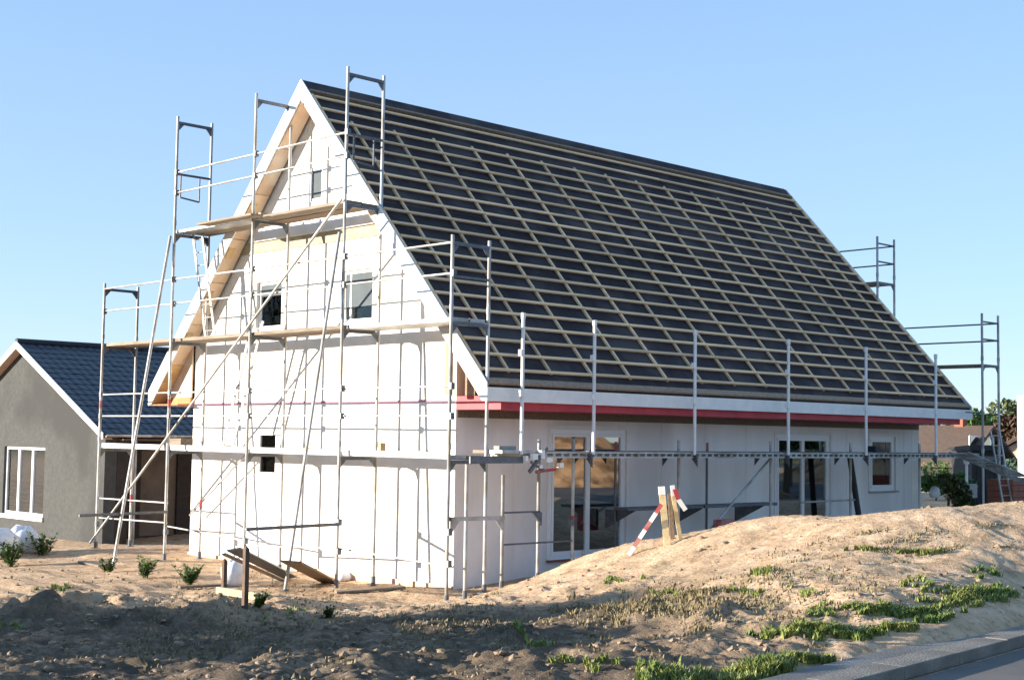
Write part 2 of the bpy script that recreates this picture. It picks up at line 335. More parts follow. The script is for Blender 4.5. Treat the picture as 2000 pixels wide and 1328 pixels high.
ms = n.new('ShaderNodeMapRange'); ms.inputs['From Min'].default_value = 2.0; ms.inputs['From Max'].default_value = 4.2; l.new(sb.outputs[0], ms.inputs['Value'])  # right bank also gets the pale sand, painting it as sunlit
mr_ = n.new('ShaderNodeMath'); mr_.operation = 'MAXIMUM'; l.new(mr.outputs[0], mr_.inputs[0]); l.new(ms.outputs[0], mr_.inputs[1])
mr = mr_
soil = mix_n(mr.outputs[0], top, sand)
spk = ramp_n(noise_n(14, 8, .75), [(.52, (0, 0, 0)), (.66, (.75, .75, .75))])
soil = mix_n(spk, soil, (.10, .072, .048))
shade_mottle = ramp_n(noise_n(.55, 5, .6), [(.44, (0, 0, 0)), (.60, (.8, .8, .8))])  # dark patches painted into the soil to deepen the foreground shade
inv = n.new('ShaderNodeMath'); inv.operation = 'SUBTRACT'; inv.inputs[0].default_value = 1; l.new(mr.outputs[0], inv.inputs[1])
dmf = n.new('ShaderNodeMath'); dmf.operation = 'MULTIPLY'; l.new(shade_mottle, dmf.inputs[0]); l.new(inv.outputs[0], dmf.inputs[1])
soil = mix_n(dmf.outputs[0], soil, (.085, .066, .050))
gr = ramp_n(noise_n(1.7, 7, .7), [(.55, (0, 0, 0)), (.70, (1, 1, 1))])
gf = n.new('ShaderNodeMath'); gf.operation = 'MULTIPLY'; gf.inputs[1].default_value = .35; l.new(gr, gf.inputs[0])
soil = mix_n(gf.outputs[0], soil, (.13, .125, .05))
# beyond the plot the land is green
dist = n.new('ShaderNodeVectorMath'); dist.operation = 'LENGTH'; l.new(geo.outputs['Position'], dist.inputs[0])
mf = n.new('ShaderNodeMapRange'); mf.inputs['From Min'].default_value = 60; mf.inputs['From Max'].default_value = 110; l.new(dist.outputs['Value'], mf.inputs['Value'])
soil = mix_n(mf.outputs[0], soil, (.09, .10, .035))
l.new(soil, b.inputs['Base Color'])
bp = n.new('ShaderNodeBump'); bp.inputs['Strength'].default_value = .9; bp.inputs['Distance'].default_value = .035
l.new(noise_n(26, 7, .7), bp.inputs['Height']); l.new(bp.outputs[0], b.inputs['Normal'])
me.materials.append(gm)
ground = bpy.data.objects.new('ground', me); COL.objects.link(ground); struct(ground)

# ------------------------------------------------------------------ road, kerb
def street(o):
    o.location = (0, -9.56, 0); o.rotation_euler = (0, 0, math.atan(ROAD_S)); return o
ro = struct(street(MB().box(-120, 160, -14, -.65, .40, .575).build('road', M['asphalt'])))
pv = struct(street(MB().box(-120, 160, -.29, 0, .40, .632).build('gutter', M['gutter'], bevel=.02)))
gap = struct(street(MB().box(-120, 160, -.65, -.565, .40, .545).build('road_joint', M['stone'])))
kerb = struct(street(MB().box(-120, 160, -.56, -.295, .40, .60).build('kerb', M['slab'])))
ks = MB().box(0, .994, -.565, -.292, .55, .655).mesh('kerb_stone', M['kerb'])
for i in range(26):
    o = bpy.data.objects.new('kerb_stone', ks); COL.objects.link(o); o.parent = kerb; o.location = (-9+i*1.0, random.uniform(-.003, .003), random.uniform(-.003, .003))
    bv = o.modifiers.new('bevel', 'BEVEL'); bv.width = .008; bv.segments = 2

# ------------------------------------------------------------------ the house under construction
W, L, HR, EZ, E_, OV = 7.59, 13.73, 8.39, 3.06, 1.06, .34
SL = (HR-EZ)/(W/2+E_)
def rz(y): return HR-SL*abs(W/2-y)
house = thing('house', 'large unfinished white house with steep battened dark roof inside scaffolding', 'house', (0, 0, 0))
def wall(name, axis, a0, a1, lo, hi, holes, top, m, parent, zb=-.15, extra=()):
    """wall strips between openings; holes: (u0,u1,z0,z1); top: function of u"""
    us = sorted(set([lo, hi]+[h[0] for h in holes]+[h[1] for h in holes]+list(extra)))
    mb = MB()
    for u0, u1 in zip(us[:-1], us[1:]):
        hs = sorted([h for h in holes if h[0] <= u0+1e-6 and h[1] >= u1-1e-6], key=lambda h: h[2])
        z = zb
        for h in hs+[None]:
            if h is None: mb.prism([(u0, z), (u1, z), (u1, top(u1)), (u0, top(u0))], axis, a0, a1)
            else: mb.prism([(u0, z), (u1, z), (u1, h[2]), (u0, h[2])], axis, a0, a1); z = h[3]
    return mb.build(name, m, parent)
G_HOLES = [(4.74, 5.54, 4.20, 5.06), (2.13, 2.99, 4.20, 5.08), (4.80, 5.33, 1.60, 2.30), (3.60, 3.99, 6.38, 6.98)]
gw = wall('gable_wall', 'x', 0, .30, 0, W, G_HOLES, lambda y: rz(y)-.14, M['white_wall'], house, extra=[W/2])
wall('gable_wall', 'x', L-.3, L, 0, W, [], lambda y: rz(y)-.14, M['white_wall'], house, extra=[W/2])
S_HOLES = [(2.08, 3.97, .32, 2.45), (8.37, 10.25, .42, 2.44), (11.74, 12.75, 1.28, 2.44)]
sw = wall('side_wall', 'y', 0.003, .30, .302, L-.302, S_HOLES, lambda x: 4.10, M['render_cool'], house, zb=-.1)
# the corner edge of the gable shows the same cool render on its long side
MB().box(.012, .298, -.004, 0, -.1, 2.70).build('corner_render', M['render_cool'], house)
wall('side_wall', 'y', W-.3, W-.003, .302, L-.302, [], lambda x: 4.10, M['render_cool'], house)
MB().box(.31, L-.31, .31, W-.31, -.12, .02).build('floor_slab', M['slab'], house)
MB().box(.31, L-.31, .31, W-.31, 2.66, 2.84).build('upper_floor', M['dark_inside'], house)
MB().box(.31, L-.31, 3.9, 4.02, .03, 2.65).build('inner_wall', M['dark_inside'], house)
MB().box(.31, L-.31, 1.75, 5.85, 5.45, 5.53).build('attic_floor', M['dark_inside'], house)
MB().box(-.035, 0, -.001, W+.001, -.12, .035).build('plinth', M['peach'], house)  # tan strip painting light bounced off the sand onto the wall foot
# roof skins
for sgn in (-1, 1):
    ye = W/2+sgn*(W/2+E_)
    MB().prism([(W/2, HR-.12), (ye, EZ-.12), (ye, EZ-.005), (W/2, HR-.005)], 'x', -OV+.03, L+OV-.03).build('roof_underlay', M['membrane'], house)
# overlapping membrane runs on the visible slope
cs = 1/math.sqrt(1+SL*SL); sn = SL*cs
def RP(x, s, h):
    """a point on the street slope: s metres up from the eave, h metres off the skin"""
    return (x, -E_+s*cs-h*sn, EZ+s*sn+h*cs)
SLEN = (W/2+E_)/cs
def roofbar(x0, x1, s, w, h0, h1):
    vs = [RP(x, a, b) for x in (x0, x1) for a, b in ((s-w/2, h0), (s+w/2, h0), (s+w/2, h1), (s-w/2, h1))]
    return MB().add(vs, [(0, 1, 2, 3), (7, 6, 5, 4), (0, 4, 5, 1), (1, 5, 6, 2), (2, 6, 7, 3), (3, 7, 4, 0)])
for s0 in (0.02, 1.38, 2.74, 4.10, 5.46):
    s1 = min(s0+1.45, SLEN-.02)
    vs = [RP(x, a, b) for x in (-OV+.05, L+OV-.05) for a, b in ((s0, .002), (s0, .010), (s1, .004), (s1, .001))]
    MB().add(vs, [(0, 1, 2, 3), (7, 6, 5, 4), (0, 4, 5, 1), (1, 5, 6, 2), (2, 6, 7, 3), (3, 7, 4, 0)]).build('membrane_strip', M['membrane'], house)
# counter battens up the slope, then tile battens across
CX = [-.30]+[.26+.935*k for k in range(15)]+[L+.30]
for i, x in enumerate(CX):
    j = random.uniform(-.015, .015); top_s = 6.28 if 0 < i < len(CX)-1 else 6.9
    vs = [RP(x+d+jj, a, b) for a, jj in ((.285, j), (top_s, -j)) for d, b in ((-.024, .011), (.024, .011), (.024, .046), (-.024, .046))]
    MB().add(vs, [(0, 1, 2, 3), (7, 6, 5, 4), (0, 4, 5, 1), (1, 5, 6, 2), (2, 6, 7, 3), (3, 7, 4, 0)]).build('counter_batten', M['batten'], house)
for k in range(21):
    s = .30+.325*k
    # each course is made of lengths butted at counter battens
    cuts = [-OV+.045]+sorted(random.sample(range(2, 15), 2))+[None]
    xs_ = [-OV+.045]+[CX[c] for c in cuts[1:-1]]+[L+OV-.045]
    for a, b in zip(xs_[:-1], xs_[1:]):
        off = random.uniform(-.006, .006)
        roofbar(a+.003, b-.003, s+off, .048, .047, .073).build('roof_batten', M['batten'], house)
# eave: last membrane overhang and drip board, ridge roll
roofbar(-OV+.02, L+OV-.02, .07, .11, .011, .05).build('eave_board', M['old_timber'], house)
MB().prism([(W/2-.16, HR-.155), (W/2, HR+.035), (W/2+.16, HR-.155), (W/2+.16, HR-.125), (W/2, HR+.075), (W/2-.16, HR-.125)], 'x', -OV+.01, L+OV-.01).build('ridge_strip', M['membrane'], house)
roofbar(-OV+.02, L+OV-.02, SLEN-.24, .05, .012, .075).build('ridge_batten', M['old_timber'], house)
# barge boards, near and far
def barge(x0, x1, sgn):
    ye = W/2+sgn*(W/2+E_+.02); v = .27
    pts = [(W/2, HR+.085), (ye, EZ+.05), (ye, EZ-.22), (ye-sgn*.10, EZ-.22), (W/2, HR+.0-v)]
    if sgn < 0: pts = pts
    return MB().prism(pts, 'x', x0, x1).build('barge_board', M['white_paint'], house)
for sgn in (-1, 1):
    barge(-OV-.03, -OV, sgn); barge(L+OV, L+OV+.03, sgn)
# soffit panels under the verges and the timber noggings between them
for sgn in (-1, 1):
    nseg = 7
    for i in range(nseg):
        f0 = i/nseg; f1 = (i+1)/nseg-.004
        ylen = (W/2+E_-.06)
        ya = W/2+sgn*ylen*f0; yb = W/2+sgn*ylen*f1
        o = 0.27
        mt = M['plywood'] if i < 6 else M['fresh_timber']
        MB().prism([(ya, rz(ya)-o-.02), (yb, rz(yb)-o-.02), (yb, rz(yb)-o), (ya, rz(ya)-o)], 'x', -OV+.004, -.04).build('soffit_panel', mt, house)
        if i > 1:
            yc = W/2+sgn*ylen*(f0+.04)
            MB().prism([(yc-.07, rz(yc-.07)-o-.05), (yc+.07, rz(yc+.07)-o-.05), (yc+.07, rz(yc+.07)-o-.021), (yc-.07, rz(yc-.07)-o-.021)], 'x', -OV+.004, -.20).build('nogging', M['fresh_timber'], house)
    # shadow fillet where the soffit meets the wall
# left eave closed with boards, right eave still open on its rafters
for i in range(4):
    y0 = W+.02+i*.26
    MB().box(-OV+.004, L+OV-.004, y0, y0+.25, EZ-.235, EZ-.215).build('eave_soffit_board', M['orange_timber'], house)
MB().box(-OV-.02, L+OV+.02, W+E_+.0, W+E_+.03, EZ-.24, EZ-.02).build('fascia_board', M['white_paint'], house)
MB().prism([(W+.004, EZ-.08), (W+E_-.14, EZ-.08), (W+.004, rz(W+.004)-.30)], 'x', -.06, -.03).build('eave_end_board', M['plywood'], house)
MB().box(-.075, -.03, W+.004, W+E_-.03, EZ-.21, EZ-.083).build('eave_end_rail', M['orange_timber'], house)
for x in [.08]+[.55+.93*k for k in range(14)]+[L-.08]:
    vs = []
    a, b_ = -E_+.03, -.0
    MB().prism([(a, rz(a)-.33 if False else EZ-.10), (b_, rz(b_)-.34), (b_, rz(b_)-.13), (a, rz(a)-.13)], 'x', x-.03, x+.03).build('rafter', M['orange_timber'], house)
MB().box(-.30, -.25, -.20, -.07, EZ-.13, rz(-.13)-.34).build('eave_stud', M['fresh_timber'], house)
MB().box(.0, .04, -.42, -.20, EZ-.13, 3.45).build('eave_end_board', M['old_timber'], house)
MB().box(0.0, L-.02, -1.00, -.006, 2.72, 2.925).build('red_eaves_box', M['red'], house)
MB().box(-OV-.028, L+OV+.028, -E_-.03, -E_-.002, EZ-.225, EZ-.02).build('fascia_board', M['white_paint'], house)
MB().box(.02, L-.02, -.018, .002, 2.60, 2.718).build('wall_head_strip', M['deck_timber'], house)
# gable dressing
MB().prism([(2.03, 5.80), (5.56, 5.80), (5.38, 6.02), (2.21, 6.02)], 'x', -.09, -.001).build('belt_board', M['white_paint'], house)
def gtri(z0, z1):
    a = (rz(0)-z0)/SL; b = (rz(0)-z1)/SL
    f = lambda z: W/2-(HR-.31-z)/SL
    return [(f(z0), z0), (W-f(z0), z0), (W-f(z1), z1), (f(z1), z1)]
MB().prism(gtri(5.60, 5.797), 'x', -.03, -.001).build('timber_strip', M['pale_timber'], house)
tapeo = MB().box(-.008, -.001, .02, W-.02, 2.84, 2.875).build('marking_line', M['pink'], house)
# faint joints of the insulation boards on the gable: real grooves between panels
for (z, ya, yb) in [(.62, .02, W-.02), (1.25, .02, 4.6), (1.25, 5.66, W-.02), (3.45, .6, W-.6), (4.10, .9, 2.1), (4.10, 5.6, W-.9), (5.30, 1.9, W-1.9)]:
    MB().box(-.0035, -.0005, ya, yb, z, z+.006).build('joint_bead', M['render_cool'], house)
for xj in [1.25, 4.9, 6.15, 7.4, 10.85, 13.1]:
    MB().box(xj, xj+.012, -.003, .0025, .12, 2.60).build('panel_joint', M['render_cool'], house)
MB().box(-.012, -.001, 4.66, 5.58, .06, 1.575).build('door_panel', M['upvc'], house)
MB().box(.05, .09, 4.66+.05, 5.40, .1, 1.4)

def window_x(y0, y1, z0, z1, bars=(), lowdark=None, x=.06, fw=.055, name='window'):
    fr_ = MB(); fr_.box(x, x+.07, y0, y0+fw, z0, z1); fr_.box(x, x+.07, y1-fw, y1, z0, z1); fr_.box(x, x+.07, y0+fw, y1-fw, z0, z0+fw); fr_.box(x, x+.07, y0+fw, y1-fw, z1-fw, z1)
    w = fr_.build(name, M['upvc'], house)
    for b in bars: MB().box(x+.005, x+.065, b-.02, b+.02, z0+fw, z1-fw).build('glazing_bar', M['upvc'], w)
    MB().box(x+.03, x+.036, y0+fw, y1-fw, z0+fw, z1-fw).build('pane', M['glass_clear'], w)
    if lowdark: MB().box(x+.012, x+.02, y0+fw+.001, y1-fw-.001, lowdark, z1-fw-.001).build('blind', M['blind'], w)
    return w
window_x(4.74, 5.54, 4.20, 5.06, lowdark=4.80)
window_x(2.13, 2.99, 4.20, 5.08, lowdark=4.46, bars=(2.80,))
window_x(4.80, 5.33, 1.60, 2.30, x=.004, fw=.018)
window_x(3.60, 3.99, 6.38, 6.98, x=.02, fw=.05, lowdark=6.432)  # grey sheet over this pane paints its reflection of the sky
def door_y(x0, x1, z0, z1, name, leaves=2, fw=.075, y=.03):
    f = MB(); f.box(x0, x0+fw, y, y+.09, z0, z1); f.box(x1-fw, x1, y, y+.09, z0, z1); f.box(x0+fw, x1-fw, y, y+.09, z1-fw, z1); f.box(x0+fw, x1-fw, y, y+.09, z0, z0+.06)
    w = f.build(name, M['upvc'], house)
    iw = (x1-x0-2*fw)/leaves
    for i in range(leaves):
        a = x0+fw+i*iw; b = a+iw; s = .045
        sh = MB(); sh.box(a+.002, a+s, y-.012, y+.06, z0+.061, z1-fw-.002); sh.box(b-s, b-.002, y-.012, y+.06, z0+.061, z1-fw-.002)
        sh.box(a+s, b-s, y-.012, y+.06, z0+.061, z0+.06+s+.02); sh.box(a+s, b-s, y-.012, y+.06, z1-fw-s, z1-fw-.002)
        lf = sh.build('sash', M['upvc'], w)
        MB().box(a+s, b-s, y+.02, y+.026, z0+.06+s+.02, z1-fw-s).build('pane', M['glass'], w)
    return w
door_y(2.08, 3.97, .32, 2.45, 'french_door')
door_y(8.37, 10.25, .42, 2.44, 'french_door')
door_y(11.74, 12.75, 1.28, 2.44, 'window', leaves=1)
for (a, b, z) in [(2.02, 4.03, .29), (8.31, 10.31, .39), (11.68, 12.81, 1.25)]:
    MB().box(a, b, -.06, .028, z, z+.028).build('window_sill', M['brick_red'] if a < 3 else M['slab'], house)
for (a, b, z0, z1) in [(2.02, 4.03, .32, 2.52), (8.31, 10.31, .42, 2.50), (11.68, 12.81, 1.28, 2.50)]:
    mb = MB(); mb.box(a, a+.06, -.012, .001, z0, z1); mb.box(b-.06, b, -.012, .001, z0, z1); mb.box(a+.06, b-.06, -.012, .001, z1-.06, z1)
    mb.build('window_surround', M['white_paint'], house)
# an orange cone that paints a warm reflection into the small window
MB().tube((12.26, .35, 2.50), (12.26, .35, 2.34), .10, 12, r2=.24).build('lamp_shade', M['orange_timber'], house)

# ------------------------------------------------------------------ scaffolds
PR = .0265
def tube(name, p, q, parent, r=PR, m=None, n=10): return MB().tube(p, q, r, n).build(name, m or M['galv'], parent, smooth=False)
def gusset(mb, c, d, z, s=.12, t=.008):
    """small triangular plate under a transom end: c at the standard, d unit direction along the transom"""
    c = Vector(c); d = Vector(d); side = Vector((0, 0, 1)).cross(d)*t
    a = [c, c+d*s, c-Vector((0, 0, s*1.15))]
    vs = [p-side for p in a]+[p+side for p in a]
    mb.add(vs, [(0, 1, 2), (5, 4, 3), (0, 3, 4, 1), (1, 4, 5, 2), (2, 5, 3, 0)])
def standard(x, y, z0, z1, parent, knobs=(), kd=(0, -1), foot=True, red=None):
    s = tube('standard', (x, y, z0), (x, y, z1), parent)
    if foot:
        MB().tube((x, y, z0-.02), (x, y, z0+.10), .036, 10).box(x-.07, x+.07, y-.07, y+.07, z0-.028, z0-.02).build('base_jack', M['galv_dark'], s)
    for z in knobs:
        MB().box(x-.035+kd[0]*.045, x+.035+kd[0]*.045, y-.035+kd[1]*.045, y+.035+kd[1]*.045, z-.05, z+.05).build('coupler', M['galv_dark'], s)
    # joint sleeves where lengths of pole are plugged together
    for z in (2.12, 4.12, 6.12):
        if z0+.5 < z < z1-.5: MB().tube((x, y, z), (x, y, z+.09), PR*1.22, 10).build('sleeve', M['galv'], s)
    if red: MB().tube((x, y, red), (x, y, red+.16), PR*1.03, 10).build('paint_band', M['red_paint'], s)
    return s
def transom(p, q, parent, m=None, g=True, s=.11, h=.05):
    p = Vector(p); q = Vector(q); d = (q-p).normalized()
    o = MB().bar(p, q, .045, h).build('transom', m or M['galv_dark'], parent)
    if g:
        for c_, d_ in ((p, d), (q, -d)):
            mb = MB(); gusset(mb, c_+Vector((0, 0, -h/2)), d_, 0, s); mb.build('gusset', m or M['galv_dark'], o)
    return o
def plank(name, x0, x1, y0, y1, z, parent, m, th=.045, sag=0):
    return MB().box(x0, x1, y0, y1, z-th, z).build(name, m, parent, bevel=.004)

XO, XI = -1.03, -.30
BY = [-1.02+2.5875*i for i in range(5)]
gs = thing('scaffold', 'tall grey steel scaffold with three plank levels in front of the white gable', 'scaffold', (XO, BY[2], 0), 'scaffolds round the unfinished house')
tops = [5.16, 8.10, 8.10, 8.10, 5.16]
RAIL = {0: (2.60, 3.03), 1: (4.66, 5.11), 2: (6.72, 7.10)}
for i, y in enumerate(BY):
    zo = H(XO, y)+.03; zi = H(XI, y)+.03
    kn = [2.60, 3.03, 4.66] if tops[i] < 6 else [2.60, 3.03, 4.66, 5.11, 6.72, 7.10]
    standard(XO, y, zo, tops[i]+.06, gs, knobs=kn+([.95] if i in (0, 1) else [])+[.5], kd=(-.2, -.9), red=[None, None, None, 2.75, 2.75][i])
    standard(XI, y, zi, tops[i]+.05, gs, knobs=[], red=[None, None, None, .9, .9][i])
    for z in ([1.94, 3.94] if tops[i] < 6 else [1.94, 3.94, 5.94])+[tops[i]-.06]:
        transom((XO+.02, y, z), (XI-.02, y, z), gs)
for i in range(4):
    y0, y1 = BY[i], BY[i+1]
    for z in RAIL[0]+RAIL[1]:
        tube('guardrail', (XO-.0, y0, z), (XO, y1, z+random.uniform(-.01, .01)), gs, r=.017)
    if i in (1, 2):
        for z in RAIL[2]: tube('guardrail', (XO, y0, z), (XO, y1, z), gs, r=.017)
    for lev, zz in ((0, 2.035), (1, 4.03)):
        for k in range(2):
            xa = XO+.045+k*.325
            off = random.uniform(-.012, .012)
            ex = random.uniform(.05, .16)
            o = plank('deck_plank', xa, xa+.305, y0+.01+(.16 if (lev == 0 and i == 3) else 0), y1-.01, zz+off*.5, gs, M['galv'] if (lev == 0 and k == 0) or (lev == 1 and i == 0) else M['deck_timber'], th=.06)
    if i in (0, 1, 2, 3):    # toe board edge of level one
        MB().box(XO+.028, XO+.042, y0+.03+(.16 if i == 3 else 0), y1-.03, 1.99, 2.075).build('toe_board', M['white_paint'] if i != 1 else M['galv'], gs)
# the third level: overlapping loose planks
plank('deck_plank', XO+.05, XO+.36, BY[1]+.02, BY[2]-.02, 6.03, gs, M['deck_timber'], th=.05)
plank('deck_plank', XO+.37, XO+.70, BY[1]+.02, BY[2]-.02, 6.02, gs, M['old_timber'], th=.05)
plank('deck_plank', XO+.05, XO+.36, BY[2]-.15, BY[3]-1.15, 6.085, gs, M['old_timber'], th=.05)
plank('deck_plank', XO+.37, XO+.70, BY[2]-.02, BY[3]-.05, 6.03, gs, M['deck_timber'], th=.05)
plank('deck_plank', XO+.05, XO+.36, BY[2]+.02, BY[3]+.05, 6.03, gs, M['galv'], th=.05)
plank('deck_plank', XO-.28, XO-.035, BY[2]-.35, BY[2]+1.35, 6.01, gs, M['deck_timber'], th=.04)
# end guards of the third level
for y, s in ((BY[1], -1), (BY[3], 1)):
    transom((XO+.02, y, 7.08), (XI-.02, y, 7.08), gs, g=False, h=.035)
    mb = MB()
    for a, b in (((XO+.12, y+s*.04, 7.06), (XO+.12, y+s*.04, 6.66)), ((XO+.12, y+s*.04, 6.66), (XO+.52, y+s*.04, 6.62)), ((XO+.52, y+s*.04, 6.62), (XO+.52, y+s*.04, 7.06))): mb.tube(a, b, .016, 8)
    mb.build('end_guard', M['galv_dark'], gs)
transom((XO+.02, BY[0], 4.62), (XI-.02, BY[0], 4.62), gs, g=False, h=.03)
# long diagonal brace in the outer plane, three bays and three levels
brc = tube('diagonal_brace', (XO-.06, BY[4]+.12, .13), (XO-.06, BY[1]+.02, 6.02), gs, r=.022)
tube('diagonal_brace', (XI+.05, 7.2, .75), (XI+.05, 5.25, 2.0), gs, r=.016)
# raking poles and their short horizontal ties
for (foot, y, z, zt) in [((-2.13, 6.60), BY[3], 5.92, .86), ((-1.84, 1.78), BY[1], 5.5, .92)]:
    fz = H(*foot)
    tube('raking_pole', (foot[0], foot[1], fz), (XO-.05, y+.06, z), gs, r=.028)
    MB().tube((foot[0], foot[1], fz-.03), (foot[0], foot[1], fz+.02), .06, 10).build('foot_plate', M['galv_dark'], gs)
    tube('tie_tube', (XO, y-.05, zt), (-2.75, y-.05, zt-.02), gs, r=.026, m=M['galv_dark'])
for y0, y1, z0, z1 in [(BY[0], BY[1], .46, .54), (BY[1], BY[2], .54, .42), (BY[3], BY[4], .66, .62), (BY[2], BY[3], .5, .6), (BY[3], BY[4], 1.02, 1.0)]:
    tube('ledger', (XO+.03, y0, z0), (XO+.03, y1, z1), gs, r=.016)
# access ladder inside the scaffold
def ladder(p, q, w, n, label, cat='ladder', m=None, side=(0, 1, 0), rung=.012):
    p = Vector(p); q = Vector(q); s = Vector(side)*w/2
    t = thing('ladder', label, cat, tuple(p))
    for k in (-1, 1): MB().bar(p+s*k, q+s*k, .022, .05, up=Vector(side)).build('stile', m or M['galv'], t)
    for i in range(n):
        c = p.lerp(q, (i+.5)/n); MB().tube(c-s, c+s, rung, 6).build('rung', m or M['galv'], t)
    return t
ladder((-.66, 5.33, 2.04), (-.66, 4.48, 4.25), .32, 9, 'narrow aluminium ladder between the first and second plank levels of the gable scaffold')
ladder((-.66, 6.0, 4.04), (-.66, 6.55, 6.0), .32, 8, 'narrow aluminium ladder leading up to the topmost planks of the gable scaffold')

# ---- scaffold along the long wall
ss = thing('scaffold', 'long low grey steel scaffold with bare guard posts under the eaves', 'scaffold', (6.8, -.98, 0), 'scaffolds round the unfinished house')
SX = [1.60, 4.19, 6.82, 9.45, 12.05]
for i, x in enumerate(SX):
    z0 = H(x, -.98)+.02
    standard(x, -.98, z0, 2.30, ss, knobs=(1.0,) if i == 0 else (), kd=(-.9, 0), red=.95 if i == 0 else None)
    transom((x+.03, -.60, 2.03), (x+.03, -1.36, 2.03), ss, g=True, s=.13)
for i, x in enumerate([.10, 1.66, 4.15, 6.84, 9.42, 12.07]):
    g = tube('guard_post', (x, -1.35, 2.06), (x, -1.35, 4.12), ss, r=.028, m=M['galv_light'])
    MB().tube((x, -1.35, 4.06), (x, -1.35, 4.15), .036, 10).build('post_cap', M['white_paint'], g)
    for z in (2.95, 3.55): MB().box(x-.075, x-.02, -1.39, -1.33, z-.04, z+.05).build('coupler', M['white_paint'], g)
# lattice decks seen edge on: two side rails with cross members
def lattice_deck(x0, x1, parent):
    mb = MB()
    for y in (-1.30, -.66): mb.box(x0, x1, y-.012, y+.012, 2.075, 2.10); mb.box(x0, x1, y-.012, y+.012, 2.005, 2.03)
    o = mb.build('lattice_deck', M['galv'], parent)
    k = MB(); nn = int((x1-x0)/.17)
    for i in range(nn+1):
        x = x0+(x1-x0)*i/nn; k.box(x-.03, x+.03, -1.288, -.672, 2.03, 2.072)
    k.build('cross_member', M['galv'], o)
    MB().box(x0+.02, x1-.02, -1.28, -.69, 2.102, 2.112).build('deck_sheet', M['galv_dark'], o)
    return o
for a, b in zip([.12]+SX, SX+[14.0]): lattice_deck(a+.02, b-.02, ss)
# inner brackets with red clamps
for x in (3.35, 5.82):
    tube('bracket_post', (x, -.30, H(x, -.3)), (x, -.30, 2.0), ss, r=.022, m=M['galv_dark'])
    MB().box(x-.06, x+.06, -.37, -.25, 2.0, 2.10).tube((x, -.31, 2.1), (x, -.31, 2.26), .025, 8).build('red_clamp', M['red_paint'], ss)
for x0, x1 in ((3.2, 5.2), (5.25, 7.4)):
    plank('low_deck', x0, x1, -.72, -.42, 1.17, ss, M['galv_dark'], th=.05)
for x in (3.4, 5.2, 7.0):
    MB().prism([(-.70, 1.115), (-.05, 1.115), (-.05, .80)], 'x', x-.02, x+.02).build('console', M['galv_dark'], ss)
tube('long_brace', (4.42, -1.40, .74), (6.80, -1.05, 2.05), ss, r=.022)
tube('long_brace', (8.45, -.50, 1.14), (10.2, -.60, 1.16), ss, r=.018)
# small corner frame in front of the corner
cx = [(-.72, .02), (.05, 0), (.83, 0)]
for x, y, z1, rd in [(-.68, -1.02, 1.92, None), (.05, -1.02, 1.75, .95), (.83, -.99, 2.28, None)]:
    standard(x, y, H(x, y)+.02, z1, ss, knobs=(), red=rd)
transom((-1.0, -1.045, 1.13), (.05, -1.045, 1.12), ss, m=M['galv'], s=.17, h=.06)
for z in (1.19, .72): tube('ledger', (.05, -1.02, z), (.83 if z > 1 else 1.55, -1.02, z), ss, r=.014, m=M['galv_dark'])
MB().prism([(.66, 1.18), (.86, 1.18), (.86, .98)], 'y', -1.04, -1.0).build('gusset', M['galv_dark'], ss)
for x in (1.83, 2.14): tube('short_prop', (x, -1.0, H(x, -1.0)-.05), (x, -1.0, .56), ss, r=.026)
plank('corner_deck', -.28, .62, -1.34, -1.02, 2.12, ss, M['galv'], th=.05)
plank('corner_deck', -.28, .62, -1.005, -.70, 2.115, ss, M['deck_timber'], th=.05)
MB().box(-.95, .10, -1.39, -1.365, 1.93, 2.03).build('corner_beam', M['galv_dark'], ss)
# coupler cluster on the corner
cl = MB()
for (x, z, w, h) in [(.30, 2.03, .10, .09), (.46, 2.06, .07, .12), (.60, 1.98, .11, .07), (.42, 1.88, .06, .05), (.12, 2.0, .05, .08), (.86, 1.90, .08, .07)]:
    MB().box(x-w/2, x+w/2, -1.45, -1.38, z-h/2, z+h/2).build('coupler', M['white_paint'], ss)

cl = MB().bar((.20, -1.42, 1.80), (.58, -1.40, 2.16), .04, .05).bar((.25, -1.40, 1.95), (.50, -1.44, 1.82), .035, .035)
cl.build('swivel_coupler', M['galv_dark'], ss)
MB().bar((.35, -1.41, 1.80), (.75, -1.41, 1.84), .04, .04).build('red_coupler', M['red_paint'], ss)

# ---- scaffold at the far gable
fs = thing('scaffold', 'grey steel scaffold standing behind the far end of the battened roof', 'scaffold', (14.4, 2, 0), 'scaffolds round the unfinished house')
FY = [-1.36+2.57*i for i in range(4)]
ft = [5.14, 7.06, 7.06, 5.14]
for i, y in enumerate(FY):
    for x in (14.03, 14.76): standard(x, y, H(x, y), ft[i], fs)
    for z in [1.98, 4.0]+([5.98] if ft[i] > 6 else []): transom((14.05, y, z), (14.74, y, z), fs)
    for z in ([4.58, 4.96] if ft[i] < 6 else [6.48, 6.90]): tube('guardrail', (14.03, y, z), (14.76, y, z), fs, r=.02, m=M['galv_dark'])
for i in range(3):
    for z in (4.58, 4.96, 2.95): tube('guardrail', (14.76, FY[i], z), (14.76, FY[i+1], z), fs, r=.018, m=M['galv_dark'])
    for k in range(2):
        plank('deck_plank', 14.08+k*.33, 14.39+k*.33, FY[i]+.01, FY[i+1]-.01, 4.04, fs, M['deck_timber'], th=.05)
        plank('deck_plank', 14.08+k*.33, 14.39+k*.33, FY[i]+.01, FY[i+1]-.01, 2.04, fs, M['deck_timber'], th=.05)
for z in (6.48, 6.90): tube('guardrail', (14.76, FY[1], z), (14.76, FY[2], z), fs, r=.018, m=M['galv_dark'])
for k in range(2): plank('deck_plank', 14.08+k*.33, 14.39+k*.33, FY[1]+.01, FY[2]-.01, 6.02, fs, M['deck_timber'], th=.05)
